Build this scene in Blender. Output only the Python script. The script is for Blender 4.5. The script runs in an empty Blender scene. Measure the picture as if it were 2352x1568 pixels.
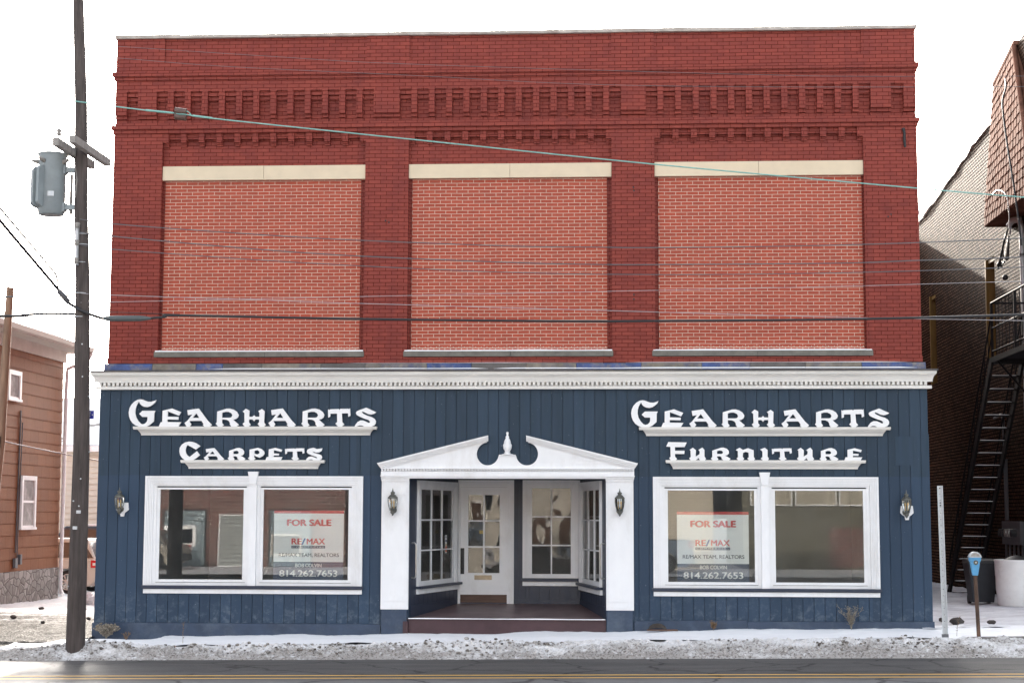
import bpy, math, random
from math import radians, sin, cos, pi, sqrt, atan2
from mathutils import Vector, Matrix, noise
from mathutils.geometry import tessellate_polygon

S = bpy.context.scene
COL = S.collection
random.seed(7)

# ------------------------------------------------------------------ camera
cd = bpy.data.cameras.new("camera")
cam = bpy.data.objects.new("camera", cd)
COL.objects.link(cam)
cd.sensor_width = 36.0
cd.lens = 36.0 * 3800.0 / 2352.0
cd.clip_start = 0.1
cd.clip_end = 3000.0
YAW, PITCH, ROLL = radians(3.3), radians(5.93), radians(0.17)
fw = Vector((-sin(YAW) * cos(PITCH), cos(YAW) * cos(PITCH), sin(PITCH)))
rt = Vector((cos(YAW), sin(YAW), 0.0))
up = rt.cross(fw)
r2 = rt * cos(ROLL) + up * sin(ROLL)
u2 = up * cos(ROLL) - rt * sin(ROLL)
m = Matrix((r2, u2, -fw)).transposed().to_4x4()
m.translation = Vector((29.0 * math.tan(YAW), -29.0, 2.02))
cam.matrix_world = m
S.camera = cam

# ------------------------------------------------------------------ sky, sun, exposure
SUN_EL, SUN_AZ = radians(15.6), radians(5.5)        # azimuth measured from +Y towards -X
w = bpy.data.worlds.new("World")
S.world = w
w.use_nodes = True
nt = w.node_tree
nt.nodes.clear()
sky = nt.nodes.new("ShaderNodeTexSky")
sky.sky_type = 'NISHITA'
sky.sun_disc = False
sky.sun_elevation = SUN_EL
sky.sun_rotation = -SUN_AZ
sky.air_density = 1.0
sky.dust_density = 6.0
sky.ozone_density = 1.0
hs = nt.nodes.new("ShaderNodeHueSaturation")
hs.inputs["Saturation"].default_value = 0.3
bg = nt.nodes.new("ShaderNodeBackground")
bg.inputs["Strength"].default_value = 0.15
wo = nt.nodes.new("ShaderNodeOutputWorld")
nt.links.new(sky.outputs[0], hs.inputs["Color"])
nt.links.new(hs.outputs[0], bg.inputs[0])
nt.links.new(bg.outputs[0], wo.inputs[0])
sd = bpy.data.lights.new("sun", 'SUN')
sd.energy = 2.0
sd.angle = radians(0.6)
sd.color = (1.0, 0.90, 0.78)
sun = bpy.data.objects.new("sun", sd)
COL.objects.link(sun)
tosun = Vector((-sin(SUN_AZ) * cos(SUN_EL), cos(SUN_AZ) * cos(SUN_EL), sin(SUN_EL)))
sun.rotation_euler = (-tosun).to_track_quat('-Z', 'Y').to_euler()
sun.location = tosun * 60
S.view_settings.view_transform = 'Standard'
S.view_settings.look = 'None'
S.view_settings.gamma = 1.0
S.view_settings.exposure = 2.42
S.render.resolution_x, S.render.resolution_y = 1024, 682
S.cycles.max_bounces = 8

# ------------------------------------------------------------------ helpers
class MB:
    """collects faces; build() links them as ONE mesh object"""
    def __init__(s, M=None):
        s.v, s.f, s.sm, s.M = [], [], [], M
    def add(s, vs, fs, smooth=False):
        o = len(s.v)
        if s.M is not None:
            vs = [s.M @ Vector(p) for p in vs]
        s.v += [tuple(p) for p in vs]
        for f in fs:
            s.f.append(tuple(i + o for i in f)); s.sm.append(smooth)
        return s
    def box(s, x0, x1, y0, y1, z0, z1):
        return s.add([(x0, y0, z0), (x1, y0, z0), (x1, y1, z0), (x0, y1, z0), (x0, y0, z1), (x1, y0, z1), (x1, y1, z1), (x0, y1, z1)],
              [(0, 3, 2, 1), (4, 5, 6, 7), (0, 1, 5, 4), (1, 2, 6, 5), (2, 3, 7, 6), (3, 0, 4, 7)])
    def hexa(s, bot, top):
        """eight corners: four below, four above (same winding as box)"""
        return s.add(list(bot) + list(top), [(0, 3, 2, 1), (4, 5, 6, 7), (0, 1, 5, 4), (1, 2, 6, 5), (2, 3, 7, 6), (3, 0, 4, 7)])
    def prism(s, poly, d0, d1, axis='y', holes=()):
        """2-D outline (with holes) given thickness from d0 to d1 along axis"""
        loops = [poly] + list(holes)
        pts = [p for l in loops for p in l]
        n = len(pts)
        tri = tessellate_polygon([[Vector((p[0], p[1], 0)) for p in l] for l in loops])
        def P(p, d):
            return (p[0], d, p[1]) if axis == 'y' else ((d, p[0], p[1]) if axis == 'x' else (p[0], p[1], d))
        vs = [P(p, d0) for p in pts] + [P(p, d1) for p in pts]
        fs = []
        for t in tri:
            a, b, c = [pts[i] for i in t]
            ccw = (b[0] - a[0]) * (c[1] - a[1]) - (b[1] - a[1]) * (c[0] - a[0]) > 0
            t = tuple(t) if ccw else tuple(reversed(t))
            fs.append(t); fs.append(tuple(i + n for i in reversed(t)))
        k = 0
        for l in loops:
            for i in range(len(l)):
                j = (i + 1) % len(l)
                fs.append((k + i, k + j, k + j + n, k + i + n))
            k += len(l)
        return s.add(vs, fs)
    def cyl(s, p0, p1, r0, r1=None, seg=12, smooth=True):
        r1 = r0 if r1 is None else r1
        p0, p1 = Vector(p0), Vector(p1)
        d = (p1 - p0).normalized()
        a = d.orthogonal().normalized(); b = d.cross(a)
        vs = []
        for p, r in ((p0, r0), (p1, r1)):
            for i in range(seg):
                t = 2 * pi * i / seg
                vs.append(p + a * (r * cos(t)) + b * (r * sin(t)))
        s.add(vs, [(i, (i + 1) % seg, seg + (i + 1) % seg, seg + i) for i in range(seg)], smooth)
        return s.add(vs, [tuple(reversed(range(seg))), tuple(range(seg, 2 * seg))])
    def lathe(s, c, prof, seg=16, smooth=True, sx=1.0, sy=1.0):
        """profile of (radius, height) turned about a vertical line through c"""
        vs = []
        for r, z in prof:
            for i in range(seg):
                t = 2 * pi * i / seg
                vs.append((c[0] + r * cos(t) * sx, c[1] + r * sin(t) * sy, c[2] + z))
        fs = []
        for k in range(len(prof) - 1):
            for i in range(seg):
                j = (i + 1) % seg
                fs.append((k * seg + i, k * seg + j, (k + 1) * seg + j, (k + 1) * seg + i))
        s.add(vs, fs, smooth)
        return s.add(vs, [tuple(reversed(range(seg))), tuple(range((len(prof) - 1) * seg, len(prof) * seg))])
    def tube(s, pts, r, seg=6):
        pts = [Vector(p) for p in pts]
        vs = []
        n = len(pts)
        a = None
        for i, p in enumerate(pts):
            d = (pts[min(i + 1, n - 1)] - pts[max(i - 1, 0)]).normalized()
            if a is None:
                a = d.orthogonal().normalized()
            else:
                a = (a - d * a.dot(d)).normalized()
            b = d.cross(a)
            rr = r[i] if isinstance(r, (list, tuple)) else r
            for k in range(seg):
                t = 2 * pi * k / seg
                vs.append(p + a * (rr * cos(t)) + b * (rr * sin(t)))
        fs = [(i * seg + k, i * seg + (k + 1) % seg, (i + 1) * seg + (k + 1) % seg, (i + 1) * seg + k) for i in range(n - 1) for k in range(seg)]
        s.add(vs, fs, True)
        return s.add(vs, [tuple(reversed(range(seg))), tuple(range((n - 1) * seg, n * seg))])
    def ball(s, c, r, seg=10, rings=6, sq=(1, 1, 1), jit=0.0):
        vs = [(c[0], c[1], c[2] - r * sq[2])]
        for k in range(1, rings):
            ph = -pi / 2 + pi * k / rings
            for i in range(seg):
                t = 2 * pi * i / seg
                q = 1 + random.uniform(-jit, jit)
                vs.append((c[0] + r * q * cos(ph) * cos(t) * sq[0], c[1] + r * q * cos(ph) * sin(t) * sq[1], c[2] + r * q * sin(ph) * sq[2]))
        vs.append((c[0], c[1], c[2] + r * sq[2]))
        fs = [(0, 1 + (i + 1) % seg, 1 + i) for i in range(seg)]
        for k in range(rings - 2):
            for i in range(seg):
                j = (i + 1) % seg
                fs.append((1 + k * seg + i, 1 + k * seg + j, 1 + (k + 1) * seg + j, 1 + (k + 1) * seg + i))
        L = len(vs) - 1
        o = 1 + (rings - 2) * seg
        fs += [(o + i, o + (i + 1) % seg, L) for i in range(seg)]
        return s.add(vs, fs, jit == 0)
    def build(s, name, mat, parent=None, loc=None):
        me = bpy.data.meshes.new(name)
        me.from_pydata(s.v, [], s.f)
        me.polygons.foreach_set("use_smooth", s.sm)
        uv = me.uv_layers.new(name="UVMap").data
        for p in me.polygons:
            nx, ny, nz = abs(p.normal.x), abs(p.normal.y), abs(p.normal.z)
            for li in p.loop_indices:
                c = me.vertices[me.loops[li].vertex_index].co
                uv[li].uv = (c.x, c.y) if nz > nx and nz > ny else ((c.y, c.z) if nx > ny else (c.x, c.z))
        me.materials.append(mat)
        o = bpy.data.objects.new(name, me)
        COL.objects.link(o)
        if parent is not None:
            o.parent = parent
        if loc is not None:
            o.location = loc
        return o

def tag(o, label=None, cat=None, group=None, kind=None):
    if label: o["label"] = label
    if cat: o["category"] = cat
    if group: o["group"] = group
    if kind: o["kind"] = kind
    return o

def thing(name, label, cat, loc=(0, 0, 0), rz=0.0, group=None):
    o = bpy.data.objects.new(name, None)
    o.empty_display_size = 0.2
    COL.objects.link(o)
    o.location = loc
    o.rotation_euler = (0, 0, rz)
    return tag(o, label, cat, group)

def copy_tree(o, parent=None):
    c = o.copy()
    COL.objects.link(c)
    c.parent = parent
    for ch in list(o.children):
        copy_tree(ch, c)
    return c

# ------------------------------------------------------------------ materials
def N(nt, typ, **kw):
    n = nt.nodes.new("ShaderNode" + typ)
    for k, v in kw.items():
        if k in n.inputs: n.inputs[k].default_value = v
        else: setattr(n, k, v)
    return n

def newmat(name):
    mt = bpy.data.materials.new(name)
    mt.use_nodes = True
    return mt, mt.node_tree, mt.node_tree.nodes["Principled BSDF"]

def c4(c): return (c[0], c[1], c[2], 1.0)

def mixc(nt, fac, a, b):
    n = nt.nodes.new("ShaderNodeMix"); n.data_type = 'RGBA'
    for sock, val in ((n.inputs[0], fac), (n.inputs[6], a), (n.inputs[7], b)):
        if isinstance(val, (int, float)): sock.default_value = val
        elif isinstance(val, tuple): sock.default_value = c4(val)
        else: nt.links.new(val, sock)
    return n.outputs[2]

def ramp(nt, src, lo, hi, v0=0.0, v1=1.0):
    n = N(nt, "MapRange")
    n.inputs[1].default_value, n.inputs[2].default_value = lo, hi
    n.inputs[3].default_value, n.inputs[4].default_value = v0, v1
    nt.links.new(src, n.inputs[0])
    return n.outputs[0]

def coords(nt, kind="Object", scale=(1, 1, 1)):
    t = N(nt, "TexCoord"); mp = N(nt, "Mapping")
    mp.inputs["Scale"].default_value = scale
    nt.links.new(t.outputs[kind], mp.inputs[0])
    return mp.outputs[0]

def nz(nt, vec, scale, detail=4.0, rough=0.6):
    n = N(nt, "TexNoise", Scale=scale, Detail=detail, Roughness=rough)
    nt.links.new(vec, n.inputs["Vector"])
    return n.outputs[0]

def bump(nt, bs, h, strength=0.3, dist=0.01):
    b = N(nt, "Bump", Strength=strength, Distance=dist)
    nt.links.new(h, b.inputs["Height"]); nt.links.new(b.outputs[0], bs.inputs["Normal"])

def mathn(nt, op, a, b=None):
    n = N(nt, "Math", operation=op)
    for s_, v in ((n.inputs[0], a), (n.inputs[1], b)):
        if v is None: continue
        if isinstance(v, (int, float)): s_.default_value = v
        else: nt.links.new(v, s_)
    return n.outputs[0]

def plain(name, col, rough=0.6, var=0.18, scale=6.0, metal=0.0, stretch=(1, 1, 1), bmp=0.0, stain=None, stain_amt=0.4, spec=0.4):
    """base colour with fine and broad noise variation, optional stains of a second colour"""
    mt, nt, bs = newmat(name)
    vec = coords(nt, "Object", stretch)
    a = nz(nt, vec, scale, 6)
    dark = tuple(x * (1 - var) for x in col); light = tuple(min(1, x * (1 + var)) for x in col)
    c = mixc(nt, ramp(nt, a, 0.3, 0.7), dark, light)
    if stain:
        st = nz(nt, vec, scale * 0.45, 8, 0.7)
        c = mixc(nt, ramp(nt, st, 0.5, 0.72, 0, stain_amt), c, stain)
    nt.links.new(c, bs.inputs["Base Color"])
    bs.inputs["Roughness"].default_value = rough
    bs.inputs["Metallic"].default_value = metal
    bs.inputs["Specular IOR Level"].default_value = spec
    if bmp: bump(nt, bs, nz(nt, vec, scale * 6, 5), bmp, 0.01)
    return mt

def brick(name, c1, c2, mort, bw, rh, ms, rough=0.75, bmp=0.5, stain=None, stain_amt=0.35, wear=None, smooth=0.1, spec=0.3, streak=0.35, dist=0.008, tint=None):
    mt, nt, bs = newmat(name)
    t = N(nt, "TexCoord")
    # a little waviness so courses are not ruler straight
    wv = N(nt, "TexNoise", Scale=1.7, Detail=2.0)
    nt.links.new(t.outputs["UV"], wv.inputs["Vector"])
    sub = N(nt, "VectorMath", operation='SUBTRACT'); sub.inputs[1].default_value = (0.5, 0.5, 0.5)
    nt.links.new(wv.outputs["Color"], sub.inputs[0])
    sc = N(nt, "VectorMath", operation='SCALE'); sc.inputs["Scale"].default_value = 0.018
    nt.links.new(sub.outputs[0], sc.inputs[0])
    ad = N(nt, "VectorMath", operation='ADD')
    nt.links.new(t.outputs["UV"], ad.inputs[0]); nt.links.new(sc.outputs[0], ad.inputs[1])
    b = N(nt, "TexBrick", Scale=1.0)
    b.inputs["Brick Width"].default_value = bw; b.inputs["Row Height"].default_value = rh
    b.inputs["Mortar Size"].default_value = ms; b.inputs["Mortar Smooth"].default_value = smooth
    b.inputs["Bias"].default_value = -0.1
    b.inputs["Color1"].default_value = c4(c1); b.inputs["Color2"].default_value = c4(c2); b.inputs["Mortar"].default_value = c4(mort)
    nt.links.new(ad.outputs[0], b.inputs["Vector"])
    vec = coords(nt, "Object")
    f1 = nz(nt, vec, 2.2, 8, 0.65)
    c = b.outputs["Color"]
    mulc = N(nt, "Mix"); mulc.data_type = 'RGBA'; mulc.blend_type = 'MULTIPLY'; mulc.inputs[0].default_value = 1.0
    v = ramp(nt, nz(nt, vec, 14, 6, 0.7), 0.25, 0.75, 0.86, 1.12)
    nt.links.new(c, mulc.inputs[6]); nt.links.new(v, mulc.inputs[7])
    c = mulc.outputs[2]
    sk = nz(nt, coords(nt, 'Object', (1, 1, 0.12)), 2.6, 6, 0.65)
    c = mixc(nt, ramp(nt, sk, 0.52, 0.75, 0, streak), c, stain if stain else mort)
    if wear:
        f2 = nz(nt, vec, 5.0, 10, 0.75)
        c = mixc(nt, ramp(nt, f2, 0.58, 0.78, 0, 0.55), c, wear)
    if stain:
        c = mixc(nt, ramp(nt, f1, 0.5, 0.75, 0, stain_amt), c, stain)
    nt.links.new(c, bs.inputs["Base Color"])
    bs.inputs["Roughness"].default_value = rough
    if tint: bs.inputs['Specular Tint'].default_value = c4(tint)
    sp0 = ramp(nt, b.outputs['Fac'], 0, 1, spec, 0.0)
    nt.links.new(sp0, bs.inputs['Specular IOR Level'])
    inv = mathn(nt, 'SUBTRACT', 1.0, b.outputs["Fac"])
    fine = mathn(nt, 'MULTIPLY', nz(nt, vec, 40, 4), 0.35)
    bump(nt, bs, mathn(nt, 'ADD', inv, fine), bmp, dist)
    return mt

def glassmat(name, wave=0.0, scale=3.0, tint=(0.965, 0.98, 0.975)):
    mt = bpy.data.materials.new(name); mt.use_nodes = True
    nt = mt.node_tree; nt.nodes.clear()
    out = N(nt, "OutputMaterial"); tr = N(nt, "BsdfTransparent"); gl = N(nt, "BsdfGlossy", Roughness=0.0)
    tr.inputs[0].default_value = c4(tint)
    fr = N(nt, "Fresnel", IOR=1.55); mx = N(nt, "MixShader")
    if wave:
        vec = coords(nt, "Object", (1, 1, 0.55))
        b = N(nt, "Bump", Strength=1.0, Distance=wave)
        nt.links.new(nz(nt, vec, scale, 2.0, 0.45), b.inputs["Height"])
        nt.links.new(b.outputs[0], gl.inputs["Normal"])
    nt.links.new(fr.outputs[0], mx.inputs[0]); nt.links.new(tr.outputs[0], mx.inputs[1]); nt.links.new(gl.outputs[0], mx.inputs[2])
    df = N(nt, 'BsdfDiffuse'); df.inputs[0].default_value = (0.75, 0.78, 0.78, 1)      # a film of dust
    m2 = N(nt, 'MixShader')
    dv = coords(nt, 'Object')
    nt.links.new(ramp(nt, nz(nt, dv, 2.0, 6), 0.3, 0.7, 0.012, 0.034), m2.inputs[0])
    nt.links.new(mx.outputs[0], m2.inputs[1]); nt.links.new(df.outputs[0], m2.inputs[2])
    nt.links.new(m2.outputs[0], out.inputs[0])
    return mt

M_ = {}
M_['brick'] = brick("painted_brick", (0.250, 0.045, 0.031), (0.198, 0.034, 0.024), (0.110, 0.020, 0.015), 0.215, 0.0685, 0.0058, rough=0.62, bmp=0.55, stain=(0.13, 0.024, 0.023), stain_amt=0.55, wear=(0.29, 0.078, 0.055), smooth=0.3, streak=0.45)
M_['infill'] = brick("infill_brick", (0.39, 0.074, 0.042), (0.325, 0.063, 0.038), (0.56, 0.44, 0.36), 0.2, 0.0617, 0.0047, rough=0.8, bmp=0.25, smooth=0.05, stain=(0.33, 0.085, 0.058), stain_amt=0.3, streak=0.25)
M_['soldier'] = brick("header_brick", (0.385, 0.078, 0.043), (0.295, 0.058, 0.038), (0.56, 0.44, 0.36), 0.1, 0.0617, 0.0062, rough=0.8, bmp=0.25, smooth=0.05)
M_['lintel'] = plain("cream_lintel", (0.66, 0.55, 0.40), 0.7, 0.05, 3, stain=(0.5, 0.42, 0.32), stain_amt=0.3)
M_['sill'] = plain("grey_stone_sill", (0.165, 0.155, 0.135), 0.85, 0.22, 7, bmp=0.4, stain=(0.12, 0.11, 0.10), stain_amt=0.6)
M_['coping'] = plain("coping_stone", (0.42, 0.38, 0.34), 0.85, 0.25, 5, bmp=0.3, stain=(0.2, 0.12, 0.10), stain_amt=0.7)
M_['white'] = plain("white_paint", (0.80, 0.80, 0.81), 0.45, 0.03, 3, stain=(0.58, 0.56, 0.53), stain_amt=0.5, stretch=(1.5, 1.5, 0.7))
M_['cornice'] = plain("cornice_paint", (0.70, 0.68, 0.645), 0.55, 0.06, 1.6, stretch=(1, 1, 3), stain=(0.5, 0.46, 0.42), stain_amt=0.5)
M_['letter'] = plain("letter_paint", (0.82, 0.82, 0.83), 0.4, 0.03, 5, stain=(0.7, 0.68, 0.66), stain_amt=0.3)
M_['flash'] = plain("dark_flashing", (0.09, 0.085, 0.09), 0.5, 0.3, 4, metal=0.3)
M_['snow'] = plain("snow", (0.84, 0.85, 0.87), 0.6, 0.03, 5, bmp=0.2)
M_['maroon'] = plain("maroon_porch_paint", (0.058, 0.028, 0.034), 0.5, 0.2, 4, stain=(0.07, 0.035, 0.04), stain_amt=0.5)
M_['floor'] = plain("porch_floor_paint", (0.135, 0.085, 0.09), 0.42, 0.25, 3, stain=(0.19, 0.14, 0.13), stain_amt=0.6)
M_['bronze'] = plain("weathered_bronze", (0.13, 0.13, 0.115), 0.45, 0.3, 30, metal=0.7)
M_['steel'] = plain("brushed_steel", (0.62, 0.60, 0.57), 0.28, 0.05, 8, metal=1.0)
M_['galv'] = plain("galvanised_steel", (0.52, 0.54, 0.56), 0.5, 0.12, 25, metal=0.4)
M_['black'] = plain("black_rubber", (0.018, 0.018, 0.02), 0.5, 0.1, 10)
M_['cable'] = plain("cable_black", (0.02, 0.02, 0.023), 0.45, 0.1, 10)
M_['wire_grey'] = plain("wire_grey", (0.11, 0.11, 0.12), 0.5, 0.1, 10)
M_['wire_pale'] = plain("wire_pale", (0.38, 0.36, 0.38), 0.45, 0.1, 10)
M_['copper'] = plain("verdigris_wire", (0.20, 0.42, 0.38), 0.6, 0.15, 14)
M_['dark'] = plain("dark_room_paint", (0.20, 0.19, 0.175), 0.9, 0.1, 2)
M_['brass'] = plain("mail_slot_brass", (0.30, 0.25, 0.18), 0.4, 0.15, 20, metal=0.6)
M_['brownwood'] = plain("worn_brown_wood", (0.10, 0.055, 0.038), 0.6, 0.35, 5, stretch=(0.4, 1, 4))
M_['glass'] = glassmat("window_glass", 0.0004, 1.1)
M_['oldglass'] = glassmat("wavy_glass", 0.011, 1.7)
M_['lampglass'] = glassmat("lamp_glass", 0.0)
M_['pole'] = plain("weathered_pole", (0.075, 0.061, 0.057), 0.85, 0.45, 7, stretch=(3, 3, 0.25), bmp=0.6, stain=(0.045, 0.038, 0.036), stain_amt=0.7)
M_['greywood'] = plain("grey_crossarm_wood", (0.26, 0.245, 0.23), 0.85, 0.25, 6, stretch=(2, 2, 0.6))
M_['tank'] = plain("transformer_paint", (0.24, 0.275, 0.29), 0.45, 0.1, 5, stain=(0.17, 0.19, 0.2), stain_amt=0.4)

def siding_mat():
    mt, nt, bs = newmat("navy_siding_paint")
    vec = coords(nt, "Object")
    sep = N(nt, "SeparateXYZ"); nt.links.new(vec, sep.inputs[0])
    # the lower wall was repainted in a slightly different navy up to about 2.65 m
    edge = mathn(nt, 'ADD', sep.outputs[2], mathn(nt, 'MULTIPLY', nz(nt, vec, 2.0, 4), 0.06))
    low = ramp(nt, edge, 2.69, 2.70)
    c = mixc(nt, low, (0.028, 0.051, 0.086), (0.024, 0.044, 0.068))
    a = nz(nt, coords(nt, "Object", (6, 6, 0.5)), 2.0, 6)
    c = mixc(nt, ramp(nt, a, 0.35, 0.7, 0, 0.35), c, (0.038, 0.061, 0.106))
    gi = N(nt, "NewGeometry")
    mv = N(nt, "Mix"); mv.data_type = 'RGBA'; mv.blend_type = 'MULTIPLY'; mv.inputs[0].default_value = 1.0
    nt.links.new(c, mv.inputs[6]); nt.links.new(ramp(nt, gi.outputs['Random Per Island'], 0, 1, 0.86, 1.16), mv.inputs[7])
    c = mv.outputs[2]
    # scuffs and salt splash towards the pavement
    spl = nz(nt, vec, 9.0, 10, 0.72)
    hgt = ramp(nt, sep.outputs[2], 0.0, 0.75, 1.0, 0.0)
    fac = mathn(nt, 'MULTIPLY', ramp(nt, spl, 0.50, 0.70, 0, 0.6), hgt)
    c = mixc(nt, fac, c, (0.21, 0.25, 0.29))
    spk = nz(nt, vec, 38.0, 3, 0.5)
    c = mixc(nt, ramp(nt, spk, 0.735, 0.76, 0, 0.6), c, (0.4, 0.44, 0.48))
    nt.links.new(c, bs.inputs["Base Color"])
    bs.inputs["Roughness"].default_value = 0.5
    bs.inputs["Specular IOR Level"].default_value = 0.22
    bump(nt, bs, nz(nt, coords(nt, "Object", (14, 14, 0.6)), 3.0, 6), 0.12, 0.01)
    return mt
M_['navy'] = siding_mat()
M_['navytrim'] = plain("navy_trim_paint", (0.028, 0.037, 0.062), 0.4, 0.12, 5)
M_['navyblock'] = plain("chipped_navy_paint", (0.033, 0.053, 0.092), 0.5, 0.2, 4, stain=(0.16, 0.2, 0.24), stain_amt=0.35)
M_['tileblue'] = plain("blue_glazed_tile", (0.040, 0.068, 0.19), 0.4, 0.35, 6, stain=(0.24, 0.20, 0.15), stain_amt=0.95)
M_['tiletan'] = plain("worn_glazed_tile", (0.17, 0.145, 0.115), 0.45, 0.45, 5, stain=(0.05, 0.065, 0.14), stain_amt=0.9)
M_['tiledark'] = plain("sooty_glazed_tile", (0.085, 0.075, 0.07), 0.4, 0.4, 4, stain=(0.2, 0.17, 0.13), stain_amt=0.7)

def mottled(name, cols, scales, th, rough, bmp=(0.5, 30, 0.02), stretch=(1, 1, 1), spec=0.4, rough2=None):
    """cols[0] is the base; each further colour is laid over where its noise exceeds the threshold"""
    mt, nt, bs = newmat(name)
    vec = coords(nt, "Object", stretch)
    c = cols[0]
    for k in range(1, len(cols)):
        f = nz(nt, vec, scales[k - 1], 8, 0.65)
        c = mixc(nt, ramp(nt, f, th[k - 1][0], th[k - 1][1]), c, cols[k])
    nt.links.new(c, bs.inputs["Base Color"])
    if rough2:
        f = nz(nt, vec, 0.7, 5)
        nt.links.new(ramp(nt, f, 0.35, 0.65, rough, rough2), bs.inputs["Roughness"])
    else:
        bs.inputs["Roughness"].default_value = rough
    bs.inputs["Specular IOR Level"].default_value = spec
    bump(nt, bs, nz(nt, vec, bmp[1], 5, 0.7), bmp[0], bmp[2])
    return mt
M_['walksnow'] = mottled("pavement_snow", [(0.90, 0.90, 0.92), (0.80, 0.80, 0.83), (0.33, 0.31, 0.29)], (1.3, 9.0), ((0.5, 0.75), (0.72, 0.80)), 0.6, (0.35, 9, 0.03), (1, 1.6, 1), 0.1)
def slush_mat():
    """ploughed snow: white where it meets the pavement, browner and grittier towards the carriageway"""
    mt, nt, bs = newmat("dirty_slush")
    vec = coords(nt, "Object")
    sep = N(nt, "SeparateXYZ"); nt.links.new(vec, sep.inputs[0])
    edge = mathn(nt, 'ADD', sep.outputs[1], mathn(nt, 'MULTIPLY', mathn(nt, 'SUBTRACT', nz(nt, coords(nt, 'Object', (0.55, 1.3, 1)), 1.5, 8, 0.72), 0.5), 3.0))
    dirt = ramp(nt, edge, -3.2, -2.7, 1.0, 0.0)
    grit = nz(nt, vec, 26.0, 8, 0.75)
    c = mixc(nt, ramp(nt, nz(nt, vec, 5.0, 8, 0.7), 0.35, 0.65), (0.84, 0.84, 0.86), (0.62, 0.60, 0.59))
    c = mixc(nt, mathn(nt, 'MULTIPLY', dirt, 0.85), c, (0.33, 0.305, 0.285))
    g1 = mathn(nt, 'MULTIPLY', ramp(nt, grit, 0.50, 0.60), ramp(nt, dirt, 0.0, 0.5, 0.25, 0.9))
    c = mixc(nt, g1, c, (0.10, 0.085, 0.075))
    g2 = ramp(nt, nz(nt, vec, 7.0, 8, 0.75), 0.56, 0.64, 0, 0.85)
    c = mixc(nt, g2, c, (0.78, 0.78, 0.80))
    nt.links.new(c, bs.inputs["Base Color"]); bs.inputs["Roughness"].default_value = 0.75
    bs.inputs["Specular IOR Level"].default_value = 0.15
    bump(nt, bs, nz(nt, vec, 34, 5, 0.7), 0.8, 0.03)
    return mt
M_['slush'] = slush_mat()
M_['lump'] = mottled("slush_lumps", [(0.50, 0.48, 0.46), (0.22, 0.20, 0.18), (0.08, 0.07, 0.062)], (5.0, 11.0), ((0.42, 0.52), (0.50, 0.57)), 0.7, (0.5, 30, 0.02), (1, 1, 1), 0.15)
def gravel_mat():
    """wet gravel showing through where wheels have cleared the snow near the street, snow further back"""
    mt, nt, bs = newmat("snowy_gravel")
    vec = coords(nt, "Object")
    sep = N(nt, "SeparateXYZ"); nt.links.new(vec, sep.inputs[0])
    c = mixc(nt, ramp(nt, nz(nt, vec, 15.0, 6, 0.7), 0.46, 0.58), (0.10, 0.092, 0.084), (0.03, 0.028, 0.026))
    c = mixc(nt, ramp(nt, nz(nt, vec, 22.0, 5, 0.7), 0.57, 0.64), c, (0.42, 0.40, 0.38))
    f = mathn(nt, 'ADD', nz(nt, coords(nt, "Object", (0.5, 1.2, 1)), 0.9, 8, 0.65), mathn(nt, 'MULTIPLY', mathn(nt, 'SUBTRACT', sep.outputs[1], 7.5), 0.05))
    c = mixc(nt, ramp(nt, f, 0.46, 0.58), c, (0.84, 0.84, 0.86))
    c = mixc(nt, ramp(nt, mathn(nt, 'ADD', f, mathn(nt, 'MULTIPLY', nz(nt, vec, 9.0, 8, 0.75), 0.5)), 0.62, 0.74, 0, 0.7), c, (0.76, 0.76, 0.78))
    nt.links.new(c, bs.inputs["Base Color"]); bs.inputs["Roughness"].default_value = 0.6
    bs.inputs["Specular IOR Level"].default_value = 0.012
    bump(nt, bs, nz(nt, vec, 22, 5, 0.7), 1.0, 0.04)
    return mt
M_['gravel'] = gravel_mat()
M_['yard'] = mottled("snowy_ground", [(0.80, 0.81, 0.84), (0.55, 0.54, 0.52), (0.16, 0.13, 0.09)], (0.8, 2.5), ((0.5, 0.75), (0.66, 0.76)), 0.7, (0.4, 8, 0.03))
M_['alley'] = mottled("trodden_snow", [(0.72, 0.73, 0.77), (0.50, 0.50, 0.54), (0.13, 0.12, 0.12)], (1.6, 5.0), ((0.45, 0.68), (0.64, 0.74)), 0.55, (0.5, 9, 0.05), (0.7, 1.5, 1))

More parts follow.
